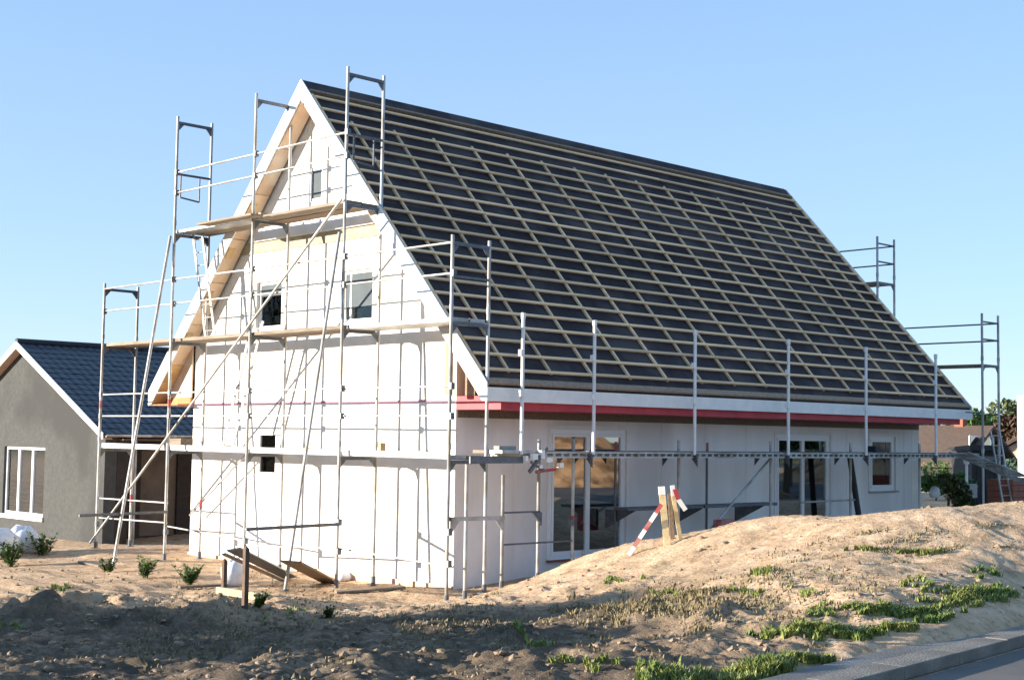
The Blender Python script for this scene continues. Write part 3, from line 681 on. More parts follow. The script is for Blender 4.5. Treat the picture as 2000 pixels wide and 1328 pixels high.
tube('guardrail', (13.3, -1.36, 2.98), (14.03, -1.36, 2.98), fs, r=.015, m=M['galv_dark'])
ladder(tuple(at_d(1872, 884, 27.6)), tuple(at_d(2030, 948, 26.2)), .45, 12, 'wide aluminium ladder sloping down from the far end of the low scaffold', side=(.2, .98, 0), rung=.02)
ladder((14.4, -1.75, H(14.4, -1.75)), (14.4, -1.45, 2.6), .4, 8, 'upright aluminium ladder at the foot of the far gable scaffold', side=(1, 0, 0))

# ------------------------------------------------------------------ neighbour's house
NX, NY0, NA, NZ = 1.2, None, None, None
def on_x(px, py, v):
    d = ray(px, py); return CAM+d*((v-CAM[0])/d[0])
nh = thing('bungalow', 'low grey brick bungalow with dark glazed tile roof at the left edge', 'house', (NX, 14, -.2))
ec = on_x(200, 846, NX-.25); ap = on_x(31, 667, NX-.25)
ny0, nyr, nez, nrz = ec[1], ap[1], ec[2], ap[2]
nsl = (nrz-nez)/(nyr-ny0); ny1 = nyr*2-ny0; NLX = NX+15
def nz_(y): return nrz-nsl*abs(nyr-y)
wy0, wy1 = ny0+.32, ny1-.32
wa = on_x(9, 871, NX); wb = on_x(83, 1010, NX)
wy = (wb[1], min(wa[1], wb[1]+2.6)); wz = (on_x(80, 1010, NX)[2], wa[2])
wl = wall('gable_wall', 'x', NX, NX+.3, wy0, wy1, [(wy[0], wy[1], wz[0], wz[1])], lambda y: nz_(y)-.1, M['brick_grey'], nh, zb=-.6, extra=[nyr])
wall('gable_wall', 'x', NLX-.3, NLX, wy0, wy1, [], lambda y: nz_(y)-.1, M['brick_grey'], nh, zb=-.6, extra=[nyr])
nwz = (on_x(10, 890, NX)[2]*0+.95, 1.85)
wall('side_wall', 'y', wy0+1.2, wy0+1.5, NX+.302, NLX-.302, [(NX+4.6, NX+6.6, .75, 1.9), (NX+1.6, NX+2.6, -.2, 1.85)], lambda x: nz_(wy0)+.35, M['brick_brown'], nh, zb=-.6)
wall('side_wall', 'y', wy1-.3, wy1, NX+.302, NLX-.302, [], lambda x: nz_(wy1)-.1, M['brick_grey'], nh, zb=-.6)
MB().box(NX+.31, NX+.6, wy0+.002, wy0+1.19, -.5, nz_(wy0)-.12).build('porch_pier', M['brick_brown'], nh)
for x in (NX+2.9, NX+6.0, NX+9.0): MB().box(x, x+.12, wy0, wy0+.12, -.5, nz_(wy0)-.1).build('porch_post', M['white_paint'], nh)
f = MB(); yy0, yy1 = NX+4.6, NX+6.6
f.box(yy0, yy0+.06, wy0+1.22, wy0+1.28, .75, 1.9); f.box(yy1-.06, yy1, wy0+1.22, wy0+1.28, .75, 1.9); f.box(yy0, yy1, wy0+1.22, wy0+1.28, .69, .75)
nw_ = f.build('window', M['upvc'], nh); MB().box(yy0+.06, yy1-.06, wy0+1.25, wy0+1.256, .75, 1.9).build('pane', M['glass'], nw_)
MB().box(NX+1.6, NX+2.6, wy0+1.28, wy0+1.33, -.4, 1.85).build('door', M['dark_inside'], nh)
# ceiling and floor so that the inside stays dark
MB().box(NX+.31, NLX-.31, wy0+1.52, wy1-.31, nez-.25, nez-.15).build('ceiling', M['dark_inside'], nh)
MB().box(NX+.31, NLX-.31, wy0-.25, wy0+1.19, nez-.16, nez-.12).build('porch_ceiling', M['dark_inside'], nh)
# three-light window in the gable
f = MB(); a, b = wy; zz0, zz1 = wz
f.box(NX+.06, NX+.13, a, a+.07, zz0, zz1); f.box(NX+.06, NX+.13, b-.07, b, zz0, zz1); f.box(NX+.06, NX+.13, a+.07, b-.07, zz0, zz0+.07); f.box(NX+.06, NX+.13, a+.07, b-.07, zz1-.07, zz1)
gwn = f.build('window', M['upvc'], nh)
for k in range(1, 3):
    yk = a+(b-a)*k/3; MB().box(NX+.05, NX+.135, yk-.045, yk+.045, zz0+.07, zz1-.07).build('mullion', M['upvc'], gwn)
MB().box(NX+.09, NX+.096, a+.07, b-.07, zz0+.07, zz1-.07).build('pane', M['glass'], gwn)
MB().box(NX-.05, NX+.05, a-.05, b+.05, zz0-.10, zz0-.002).build('window_sill', M['white_paint'], nh)
for s in (-1, 1):
    ye = nyr+s*(nyr-ny0)
    MB().prism([(nyr, nrz-.09), (ye, nez-.09), (ye, nez-.02), (nyr, nrz-.02)], 'x', NX-.22, NLX+.22).build('roof_deck', M['membrane'], nh)
    for xx in (NX-.25, NLX+.22):
        MB().prism([(nyr, nrz+.01), (ye, nez+.01), (ye, nez-.14), (nyr, nrz-.17)], 'x', xx, xx+.03).build('barge_board', M['white_paint'], nh)
    MB().prism([(nyr, nrz-.15), (ye, nez-.13), (ye, nez-.11), (nyr, nrz-.13)], 'x', NX-.219, NX-.002).build('soffit', M['peach'], nh)
gt = MB()
for i in range(9):
    a0 = math.pi+math.pi*i/8
    pass
gut = [(ny0-.02+.055*math.cos(math.pi+math.pi*i/8)-.05, nez-.03+.055*math.sin(math.pi+math.pi*i/8)) for i in range(9)]
gut += [(y_+(.006 if y_ < ny0-.07 else -.006), z_+.008) for y_, z_ in gut[::-1]]
MB().prism(gut, 'x', NX-.2, NLX+.2).build('gutter', M['galv'], nh)
tube('downpipe', (NX+.75, wy0-.03, -.4), (NX+.75, wy0-.03, nez-.1), nh, r=.035)
# tiles: curved plates in courses, the nearest 300 singly, the rest as one
ncs = 1/math.sqrt(1+nsl*nsl); nsn = nsl*ncs; slen = (nyr-ny0)/ncs
tw, tl = .225, .30
ncol = int((NLX-NX+.4)/tw); nrow = int(slen/tl)+1
def tile_geo():
    prof = [(0, .0), (.04, .011), (.08, .014), (.12, .011), (.16, .003), (.225, .0)]
    vs = []
    for (v, lift) in ((0, .013), (tl+.03, .003)):
        for px_, h_ in prof: vs.append((px_, v*ncs-(h_+lift)*nsn, v*nsn+(h_+lift)*ncs))
    for px_, h_ in prof: vs.append((px_, 0-(h_+.002)*nsn, (h_+.002)*ncs))
    n = len(prof); fs = [(i, i+1, n+i+1, n+i) for i in range(n-1)]+[(2*n+i, 2*n+i+1, i+1, i) for i in range(n-1)]
    return vs, fs
tv, tf = tile_geo(); tmesh = MB().add(tv, tf).mesh('roof_tile', M['roof_tile'])
rest = MB(); cnt = 0
cells = sorted([(c, r) for c in range(ncol) for r in range(nrow)], key=lambda q: q[0]*1.0)
for c, r in cells:
    x = NX-.2+c*tw; s = -.03+r*tl
    if s+tl > slen+.1: continue
    ox, oy, oz = x, ny0+s*ncs-.004*nsn, nez+s*nsn+.004*ncs-.02
    if cnt < 300:
        o = bpy.data.objects.new('roof_tile', tmesh); COL.objects.link(o); o.parent = nh
        o.matrix_parent_inverse = Matrix.Translation(nh.location).inverted(); o.location = (ox, oy+random.uniform(-.004, .004), oz+random.uniform(-.002, .003)); cnt += 1
    else: rest.add([(v[0]+ox, v[1]+oy, v[2]+oz) for v in tv], tf)
ot = rest.build('roof_tiles', M['roof_tile'], nh); ot['kind'] = 'stuff'
MB().tube((NX-.24, nyr, nrz+.0), (NLX+.24, nyr, nrz+.0), .085, 12).build('ridge_tiles', M['roof_tile'], nh)

# ------------------------------------------------------------------ vegetation
def leafy(name, parent, center, rad, count, size, m, seed, squash=1.0, gaps=.35):
    rr = np.random.default_rng(seed); c = np.array(center); rad = np.array(rad)
    K = max(5, int(count/260)); lobes = rr.normal(size=(K, 3)); lobes /= np.linalg.norm(lobes, axis=1)[:, None]
    lobes = lobes*rr.uniform(.25, .78, (K, 1)); lr = rr.uniform(.28, .52, K)
    V = []; Fc = []
    k = rr.integers(0, K, count); d = rr.normal(size=(count, 3)); d /= np.linalg.norm(d, axis=1)[:, None]
    P = lobes[k]+d*(lr[k]*rr.uniform(.55, 1.05, count))[:, None]
    P = c+P*rad
    for p in P:
        if p[2] < c[2]-rad[2]*1.02: continue
        a = rr.normal(size=3); a /= np.linalg.norm(a); b = np.cross(a, rr.normal(size=3)); b /= np.linalg.norm(b)
        s = size*rr.uniform(.6, 1.4); kk = len(V)
        V += [tuple(p-a*s), tuple(p+b*s*.5), tuple(p+a*s), tuple(p-b*s*.5)]; Fc.append((kk, kk+1, kk+2, kk+3))
    me = bpy.data.meshes.new(name); me.from_pydata(V, [], Fc); me.materials.append(m)
    o = bpy.data.objects.new(name, me); COL.objects.link(o)
    if parent is not None: o.parent = parent; o.matrix_parent_inverse = Matrix.Translation(parent.location).inverted()
    return o
def tree(loc, h, r, label, m, seed, group=None, leaf=.18, cnt=2600, tr=.12):
    t = thing('tree', label, 'tree', loc, group); x, y, z = loc; rr = random.Random(seed)
    mb = MB().tube((x, y, z-.1), (x+.05, y, z+h*.45), tr, 8, r2=tr*.7)
    for k in range(6):
        a = k*1.05+rr.random(); q = (x+math.cos(a)*r*.6, y+math.sin(a)*r*.6, z+h*rr.uniform(.6, .88)); mb.tube((x+.04, y, z+h*rr.uniform(.3, .45)), q, tr*.5, 6, r2=tr*.12)
    mb.build('trunk', M['bark'], t)
    leafy('crown', t, (x, y, z+h*.62), (r, r, h*.42), cnt, leaf, m, seed)
    return t
def weed(loc, h, n, label, seed, m=None, group=None, w=.28):
    t = thing('weed', label, 'plant', loc, group); rr = np.random.default_rng(seed); x, y, z = loc
    st = MB(); lf = []
    V = []; Fc = []
    for i in range(n):
        a = rr.uniform(0, 6.28); lean = rr.uniform(.1, .8); hh = h*rr.uniform(.55, 1.0)
        tip = np.array([x+math.cos(a)*lean*hh*1.2, y+math.sin(a)*lean*hh*1.2, z+hh]); base = np.array([x+rr.uniform(-.04, .04), y+rr.uniform(-.04, .04), z-.02])
        st.tube(base, tip, .007, 4, r2=.003)
        for j in range(16):
            f = rr.uniform(.18, 1.0); p = base+(tip-base)*f; d = rr.normal(size=3); d[2] = abs(d[2])*.5; d /= np.linalg.norm(d); s = rr.uniform(.07, .14)*(1.15-f*.5)*(h/.4)**.5
            e = np.cross(d, [0, 0, 1]); e /= np.linalg.norm(e)+1e-6; kk = len(V)
            V += [tuple(p), tuple(p+d*s*.5+e*s*.34), tuple(p+d*s), tuple(p+d*s*.5-e*s*.28)]; Fc.append((kk, kk+1, kk+2, kk+3))
    st.build('stem', M['leaf_b'], t)
    MB().add(V, Fc).build('foliage', m or M['leaf_a'], t)
    return t
for k, (px, py, hpx, n, lb) in enumerate([
        (282, 1128, 34, 12, 'bushy green weed in front of the left scaffold bay'),
        (368, 1143, 36, 12, 'green weed on the soil left of the two brown stakes'),
        (20, 1106, 46, 16, 'dark green weed clump in front of the white sacks at the left edge'),
        (82, 1086, 40, 12, 'dark green weed against the bungalow wall beside the white sacks'),
        (212, 1118, 24, 8, 'small pale weed at the foot of the left raking pole'),
        (505, 1186, 26, 9, 'low green weed beside the taller brown stake'),
        (640, 1205, 18, 8, 'low yellow green weed on the soil below the gable')]):
    p = G(px, py); d = (p-CAM)@fwd
    weed(tuple(p), hpx*d/F_PX*1.2, n*2, lb, 40+k, m=M['leaf_b'] if k in (4, 6) else M['leaf_a'])

# grass patches: blades, one object
def blades(areas, m, name, hgt, seed):
    rr = np.random.default_rng(seed); V = []; Fc = []
    for (px, py, rx, ry, cnt, hs) in areas:
        c = G(px, py); e1 = G(px+rx, py)-c; e2 = G(px, py-ry)-c if ry else e1*0
        e1[2] = 0; e2[2] = 0
        k = max(8, int(cnt/30)); tu = rr.normal(size=(k, 2))*.45
        idx = rr.integers(0, k, cnt); uv = tu[idx]+rr.normal(size=(cnt, 2))*.055
        xs = c[0]+uv[:, 0]*e1[0]+uv[:, 1]*e2[0]; ys = c[1]+uv[:, 0]*e1[1]+uv[:, 1]*e2[1]; zs = height(xs, ys)
        for x, y, z in zip(xs, ys, zs):
            if y < -9.50+ROAD_S*x: continue
            a = rr.uniform(0, 6.28); h = hgt*hs*rr.uniform(.4, 1.2); w = .006+.006*rr.random(); ln = h*rr.uniform(.2, .9); ca, sa = math.cos(a), math.sin(a)
            kk = len(V); V += [(x-sa*w, y+ca*w, z-.01), (x+sa*w, y-ca*w, z-.01), (x+ca*ln*.4+sa*w*.7, y+sa*ln*.4-ca*w*.7, z+h*.6), (x+ca*ln*.4-sa*w*.7, y+sa*ln*.4+ca*w*.7, z+h*.6), (x+ca*ln, y+sa*ln, z+h)]
            Fc += [(kk, kk+1, kk+2, kk+3), (kk+3, kk+2, kk+4)]
    me = bpy.data.meshes.new(name); me.from_pydata(V, [], Fc); me.materials.append(m)
    o = bpy.data.objects.new(name, me); COL.objects.link(o); return o
ga = [(1590, 1242, 95, 15, 3000, .8), (1750, 1203, 100, 10, 2400, .7), (1720, 1236, 110, 10, 1900, .7), (1900, 1165, 95, 18, 3000, .7), (1970, 1185, 50, 14, 1100, .8), (1850, 1212, 60, 8, 700, .7),
      (1480, 1314, 110, 14, 2700, 1.0), (1300, 1322, 80, 14, 1300, .9), (1585, 1296, 60, 9, 1000, .8), (1485, 1120, 36, 6, 260, .8), (1690, 1075, 45, 4, 260, .7), (1795, 1083, 70, 5, 320, .7),
      (1140, 1300, 70, 14, 300, .7), (1040, 1262, 60, 8, 320, .7), (1450, 1158, 50, 6, 220, .6), (1570, 1160, 50, 6, 200, .6), (1780, 1140, 60, 8, 260, .7), (1920, 1120, 60, 8, 260, .7), (1640, 1190, 120, 12, 300, .6),
      (20, 1225, 50, 8, 220, .7), (110, 1150, 60, 6, 240, .6), (560, 1195, 60, 8, 240, .6), (1200, 1135, 50, 5, 200, .6), (1300, 1160, 60, 10, 240, .6)]
tag(blades(ga, M['grass'], 'grass', .085, 3), 'green grass tufts on the bank beside the kerb', 'grass', kind='stuff')
da = [(1500, 1180, 400, 90, 2600, .7), (1250, 1180, 170, 26, 2600, 1.1), (1750, 1060, 300, 40, 900, .6), (400, 1180, 380, 40, 2200, .8), (420, 1250, 300, 40, 1200, .7), (900, 1230, 300, 50, 1500, .7), (1350, 1165, 70, 20, 900, 1.0)]
tag(blades(da, M['grass_dry'], 'dry_grass', .05, 4), 'sparse dry grass scattered over the sandy soil', 'grass', kind='stuff')

# clods and stones, one object
def clods(n, seed):
    rr = np.random.default_rng(seed); V = []; Fc = []
    ico = [(0, 0, 1), (.894, 0, .447), (.276, .851, .447), (-.724, .526, .447), (-.724, -.526, .447), (.276, -.851, .447), (.724, .526, -.447), (-.276, .851, -.447), (-.894, 0, -.447), (-.276, -.851, -.447), (.724, -.526, -.447), (0, 0, -1)]
    fi = [(0, 1, 2), (0, 2, 3), (0, 3, 4), (0, 4, 5), (0, 5, 1), (1, 6, 2), (2, 7, 3), (3, 8, 4), (4, 9, 5), (5, 10, 1), (6, 7, 2), (7, 8, 3), (8, 9, 4), (9, 10, 5), (10, 6, 1), (6, 11, 7), (7, 11, 8), (8, 11, 9), (9, 11, 10), (10, 11, 6)]
    ico = np.array(ico)
    xs = rr.uniform(-11, 2.5, n); ys = rr.uniform(-9.7, 9.5, n); ok = (ys > -9.5+ROAD_S*xs) & (rr.random(n) < rough_mask(xs, ys)**2+.02) & ~((xs > -.1) & (ys > -.1)); xs = xs[ok]; ys = ys[ok]; zs = height(xs, ys)
    for x, y, z in zip(xs, ys, zs):
        s = .006+.034*rr.random()**6; v = ico*(s*rr.uniform(.65, 1.3, (12, 1)))*np.array([rr.uniform(.8, 1.4), rr.uniform(.8, 1.4), rr.uniform(.5, .9)])+np.array([x, y, z+s*.25])
        k = len(V); V += [tuple(q) for q in v]; Fc += [tuple(i+k for i in f) for f in fi]
    me = bpy.data.meshes.new('soil_clods'); me.from_pydata(V, [], Fc); me.materials.append(M['stone']); o = bpy.data.objects.new('soil_clods', me); COL.objects.link(o); return o
tag(clods(17000, 5), 'loose clods and small stones on the dug soil', 'clods', kind='stuff')

# ------------------------------------------------------------------ things on the plot
def board(name, label, cat, corners, th, m, group=None):
    a, b, c, d = [Vector(q) for q in corners]; nrm = (b-a).cross(d-a).normalized()*th
    o = MB().add([a, b, c, d, a+nrm, b+nrm, c+nrm, d+nrm], [(0, 3, 2, 1), (4, 5, 6, 7), (0, 1, 5, 4), (1, 2, 6, 5), (2, 3, 7, 6), (3, 0, 4, 7)]).build(name, m)
    return tag(o, label, cat, group)
def gp(px, py, up=0):
    p = G(px, py); return (p[0], p[1], p[2]+up)
# two tilted sheets at the foot of the gable
p1 = Vector(at_d(442, 1073, 19.9)); p2 = Vector(gp(556, 1132, .03)); dv = (p2-p1)
sd = Vector((.27, .05, .02))
board('shuttering_sheet', 'grey tilted shuttering sheet with a pale edge lying left of the raking pole', 'board', (p1, p2, p2+sd, p1+sd), .03, M['galv_dark'])
board('plank', 'pale narrow plank along the lower edge of the grey tilted sheet', 'plank', (p1+Vector((-.10, -.03, -.05)), p2+Vector((-.10, -.03, -.03)), p2+Vector((-.01, 0, -.02)), p1+Vector((-.01, 0, -.04))), .035, M['deck_timber'])
q1 = Vector(at_d(548, 1093, 20.4)); q2 = Vector(gp(628, 1138, .03)); sd = Vector((.32, -.06, -.03))
board('shuttering_sheet', 'weathered brown shuttering sheet lying tilted right of the raking pole', 'board', (q1, q2, q2+sd, q1+sd), .03, M['old_timber'])
# stakes with a white sheet and a cross board
s1 = gp(437, 1162); s2 = gp(478, 1188)
for s, hh, lb in ((s1, .50, 'shorter brown timber stake left of the pair in the soil'), (s2, .72, 'taller brown timber stake right of the pair in the soil')):
    t_ = MB(); x, y, z = s; t_.box(x-.028, x+.028, y-.028, y+.028, z-.1, z+hh-.04); t_.add([(x-.028, y-.028, z+hh-.04), (x+.028, y-.028, z+hh-.04), (x+.028, y+.028, z+hh-.04), (x-.028, y+.028, z+hh-.04), (x, y, z+hh)], [(0, 1, 4), (1, 2, 4), (2, 3, 4), (3, 0, 4)])
    tag(t_.build('stake', M['stake']), lb, 'stake', 'timber stakes in the soil')
c1 = Vector(at_d(424, 1152, 18.6)); c2 = Vector(at_d(502, 1164, 18.3))
tag(MB().bar(c1, c2, .05, .09).build('plank', M['yellow']), 'short pale yellow board lying behind the two brown stakes', 'plank')
def lump(name, loc, rx, ry, rz_, m, seed, label, cat, group=None, n=16):
    rr = random.Random(seed); mb = MB(); vs = []; fs_ = []
    for i in range(n//2+1):
        th = math.pi*i/(n//2)
        for j in range(n):
            ph = 2*math.pi*j/n; v = Vector((math.sin(th)*math.cos(ph), math.sin(th)*math.sin(ph), math.cos(th)))
            k = 1+.22*noise.noise(v*2.1+Vector((seed, 0, 0)))+.10*noise.noise(v*6+Vector((0, seed, 0)))
            zc = v.z if v.z > -.6 else -.6
            vs.append((loc[0]+v.x*rx*k, loc[1]+v.y*ry*k, loc[2]+(zc+.6)*rz_*k*.62))
    for i in range(n//2):
        for j in range(n): fs_.append((i*n+j, i*n+(j+1) % n, (i+1)*n+(j+1) % n, (i+1)*n+j))
    return tag(mb.add(vs, fs_).build(name, m, smooth=True), label, cat, group)
lump('plastic_bundle', gp(456, 1144), .22, .16, .42, M['sack'], 3, 'crumpled white plastic bundle between the two brown stakes', 'plastic')
a_ = gp(45, 1079); lump('sack', a_, .36, .30, .50, M['sack'], 5, 'large white filled sack in front of the bungalow window', 'sack', 'white sacks by the bungalow')
a_ = gp(2, 1088); lump('sack', a_, .34, .30, .55, M['sack'], 8, 'white filled sack cut off by the left edge', 'sack', 'white sacks by the bungalow')
a_ = gp(672, 1134); lump('sand_bag', a_, .16, .12, .14, M['sack'], 9, 'small pale lump of mortar near the middle scaffold foot', 'rubble')
# long timbers on the ground by the gable
for (A_, B_, lb) in [((300, 1098), (430, 1103), 'long timber plank on the soil under the left scaffold bay'), ((655, 1160), (790, 1150), 'reddish timber plank on the soil below the middle scaffold foot'), ((350, 1150), (440, 1145), 'short pale plank on the soil left of the stakes'),
                     ((160, 1100), (200, 1108), 'pale offcut lying beyond the left raking pole')]:
    a_ = Vector(gp(*A_, .03)); b_ = Vector(gp(*B_, .03)); tag(MB().bar(a_, b_, .16, .035).build('plank', M['deck_timber'], bevel=.004), lb, 'plank')
# trestle of yellow boards with a red and white warning board
bt = gp(1308, 1064); bx, by, bz = bt
tb = thing('trestle', 'yellow board trestle on the crest of the sand in front of the long wall', 'trestle', bt)
def pxd(px, py, dd=0): return Vector(at_d(px, py, (np.array(bt)-CAM)@fwd+dd))
MB().bar(pxd(1303, 1066, 0), pxd(1293, 962, .1), .085, .03, up=(-.7, -.7, 0)).build('leg', M['yellow'], tb)
MB().bar(pxd(1330, 1060, .15), pxd(1314, 962, .05), .055, .03, up=(-.7, -.7, 0)).build('leg', M['yellow'], tb)
MB().bar(pxd(1314, 1058, .35), pxd(1308, 965, .25), .06, .03, up=(-.7, -.7, 0)).build('leg', M['old_timber'], tb)
MB().bar(pxd(1292, 950, .09), pxd(1293, 966, .09), .087, .034, up=(-.7, -.7, 0)).build('cap', M['white_paint'], tb)
MB().bar(pxd(1313, 948, .04), pxd(1316, 968, .04), .057, .034, up=(-.7, -.7, 0)).build('cap', M['white_paint'], tb)
wb_ = thing('warning_board', 'red and white striped warning board leaning against the yellow trestle', 'warning board', gp(1232, 1088))
P0 = Vector(gp(1228, 1086, .02)); P1 = pxd(1292, 985, -.05); Nn = 6
for i in range(Nn):
    a_ = P0.lerp(P1, i/Nn); b_ = P0.lerp(P1, (i+1)/Nn); MB().bar(a_, b_, .055, .022, up=(-.7, -.7, .2)).build('stripe', M['red_paint'] if i % 2 else M['white_paint'], wb_)
wb2 = thing('warning_board', 'short red and white board hanging on the right side of the yellow trestle', 'warning board', tuple(pxd(1332, 980, 0)))
MB().bar(pxd(1318, 955, -.02), pxd(1325, 975, -.02), .06, .02, up=(-.7, -.7, 0)).build('stripe', M['red_paint'], wb2)
MB().bar(pxd(1325, 975, -.02), pxd(1339, 996, -.02), .06, .02, up=(-.7, -.7, 0)).build('stripe', M['white_paint'], wb2)
rb = tag(MB().box(*[v for pr in ((4.55, 4.95), (-1.62, -1.42), (.62, .98)) for v in pr]).build('bucket_crate', M['red_paint'], bevel=.02), 'red crate standing behind the yellow trestle', 'crate')
# things left on the scaffold decks
for k, (x, y, z, sx_, sy_, sz_, mm, lb) in enumerate([
        (-.80, .80, 2.035, .10, .07, .16, 'fresh_timber', 'upright timber offcut on the first planks near the corner pole'),
        (-.60, .05, 2.035, .16, .30, .05, 'fresh_timber', 'flat stack of timber offcuts at the corner end of the first planks'),
        (-.70, 2.9, 2.035, .10, .22, .05, 'orange_timber', 'orange timber offcut on the first planks left of the middle pole'),
        (-.70, 6.9, 2.035, .25, .55, .16, 'deck_timber', 'pale timber bundle on the first planks at the left bay'),
        (-.70, 3.1, 4.03, .12, .30, .04, 'orange_timber', 'orange timber offcut on the second planks beside the dark window'),
        (.05, -1.05, 2.12, .34, .14, .06, 'slab', 'pale mortar tray on the corner deck of the long scaffold')]):
    tag(MB().box(x-sx_/2, x+sx_/2, y-sy_/2, y+sy_/2, z+.002, z+sz_).build('offcut' if k < 5 else 'mortar_tray', M[mm], bevel=.006), lb, 'offcut' if k < 5 else 'tray')
# dark pipe leaning at the far wall
tag(MB().tube((10.62, -.5, H(10.62, -.5)), (10.30, -.42, 2.05), .06, 10).build('drainpipe', M['black']), 'black pipe leaning against the long wall right of the far french door', 'pipe')
tag(MB().box(10.0, 10.2, -1.2, -1.0, 2.12, 2.24).build('tool_box', M['black'], bevel=.01), 'small black box on the long scaffold deck near the far window', 'box')

# ------------------------------------------------------------------ background on the right
def gz(x, y): return H(x, y)
def far_house(name, label, px, dist, width, depth, wallh, roofh, yaw, wm, rm, chim=False, group='houses beyond the building plot', gable=None):
    p = at_d(px, 860, dist); x, y = p[0], p[1]; z = gz(x, y)
    t = thing(name, label, 'house', (x, y, z), group); t.rotation_euler = (0, 0, yaw)
    def put(mb, nm, m_, par=t):
        o = bpy.data.objects.new(nm, mb.mesh(nm, m_)); COL.objects.link(o); o.parent = par; return o
    w, d = width/2, depth/2
    mb = MB().prism([(-d, -.3), (d, -.3), (d, wallh), (0, wallh+roofh-.1), (-d, wallh)], 'x', -w, w); put(mb, 'wall', wm)
    for s in (-1, 1):
        r_ = put(MB().prism([(0, wallh+roofh), (s*(d+.4), wallh-.15), (s*(d+.4), wallh), (0, wallh+roofh+.15)], 'x', -w-.3, w+.3), 'roof', rm)
    if chim: put(MB().box(-w*.35-.2, -w*.35+.2, -.3, .1, wallh+roofh-.7, wallh+roofh+.75), 'chimney', M['brick_red']); put(MB().box(-w*.35-.12, -w*.35+.10, -.315, -.302, wallh+roofh-.1, wallh+roofh+.7), 'chimney_flashing', M['white_paint'])
    for sx_ in (-.6, -.1, .45):
        f_ = MB(); a0 = sx_*w; f_.box(a0-.06, a0+1.06, -d-.04, -d-.005, .85, 2.2); wn = put(f_, 'window', M['upvc']); put(MB().box(a0, a0+1.0, -d-.06, -d-.045, .92, 2.12), 'pane', M['glass'], wn)
        f_ = MB(); b0 = sx_*d; f_.box(-w-.04, -w-.005, b0-.05, b0+.75, .9, 2.1); wn = put(f_, 'window', M['upvc']); put(MB().box(-w-.06, -w-.045, b0, b0+.7, .96, 2.04), 'pane', M['glass'], wn)
    return t
far_house('bungalow', 'distant bungalow with brown tiled roof and brick chimney below the roof corner', 1846, 62, 4.0, 4.0, .9, 1.5, R(90), M['brick_brown'], M['roof_brown'], True)
far_house('cottage', 'distant cottage with peach gable and brown roof between the far poles', 1998, 70, 9, 6.5, .2, 2.0, R(28), M['peach'], M['roof_brown'], False)
# unseen row of trees added left of the picture to cast shade over the foreground
for k, (x, y, h, r) in enumerate([(-21.5, 9.3, 3.5, 1.3), (-20.6, 7.2, 4.0, 1.4), (-21.3, 4.9, 3.7, 1.4), (-20.4, 2.7, 3.6, 1.3), (-21.2, .4, 3.0, 1.3), (-20.5, -1.8, 2.3, 1.0)]):
    tree((x, y, H(x, y)), h, r, ['loose young tree nearest the bungalow in the row left of the picture', 'tall loose tree second in the row left of the picture', 'loose tree third in the row left of the picture', 'tall loose tree fourth in the row left of the picture',
         'loose tree fifth in the row left of the picture', 'low loose tree nearest the street in the row left of the picture'][k], M['leaf_b'], 120+k, 'trees left of the picture', leaf=.15, cnt=1500, tr=.08)
# unseen heaps and trees added beyond the street corner for the french doors to mirror
def heap_thing(x, y, r, h, seed, label):
    rr = np.random.default_rng(seed); n1, n2 = 40, 14; vs = []; fs_ = []
    for i in range(n2+1):
        q = i/n2
        for j in range(n1):
            a_ = 2*math.pi*j/n1; rad = r*q*(1+.16*noise.noise(Vector((math.cos(a_)*1.5+seed, math.sin(a_)*1.5, 0))))
            px_, py_ = x+rad*math.cos(a_), y+rad*math.sin(a_)*.8
            vs.append((px_, py_, .45+h*(math.cos(math.pi*q)*.5+.5)+.16*h*noise.noise(Vector((px_*.9, py_*.9, seed)))*(1-q)+.07*noise.noise(Vector((px_*3, py_*3, seed)))))
    for i in range(n2):
        for j in range(n1): fs_.append((i*n1+j, i*n1+(j+1) % n1, (i+1)*n1+(j+1) % n1, (i+1)*n1+j))
    o = MB().add(vs, fs_).build('soil_heap', M['heap'], smooth=True); return tag(o, label, 'soil heap', 'soil heaps beyond the street corner')
M['heap'] = mat('heap_soil', (0.30, 0.17, 0.085), (0.48, 0.30, 0.17), 1.6, 0.95, bump=0.8, bscale=6, c3=(0.12, 0.075, 0.045), s3=1.1, spec=0.1)
heap_thing(19.5, -10.6+.3, 3.6, 1.7, 3, 'broad brown soil heap mirrored in the near french door')
tree((25, -11.3, .5), 3.4, 2.3, 'low spreading olive tree mirrored in the far french door', M['leaf_b'], 151, 'trees across the street', leaf=.2, cnt=2400)
tree((30.5, -15, .5), 4.0, 2.6, 'spreading green tree behind the low olive tree, right of the picture', M['leaf_a'], 152, 'trees across the street', leaf=.2, cnt=2400)
heap_thing(24, -20.5, 5, 2.3, 5, 'brown soil heap across the street, right of the picture')
heap_thing(40, -17, 6, 2.5, 9, 'large far soil heap right of the picture')
for k, (x, y, h, r) in enumerate([(44, -34, 7, 3), (52, -30, 6, 3), (60, -24, 7, 3.2), (38, -40, 6.5, 3)]):
    tree((x, y, .5), h, r, ['broad green tree across the street far right of the picture', 'dense green tree across the street far right, second of four', 'tall green tree across the street far right, farthest', 'green tree across the street right of the picture, nearest'][k], M['leaf_a' if k % 2 else 'leaf_b'], 140+k, 'trees across the street', leaf=.25, cnt=1500)
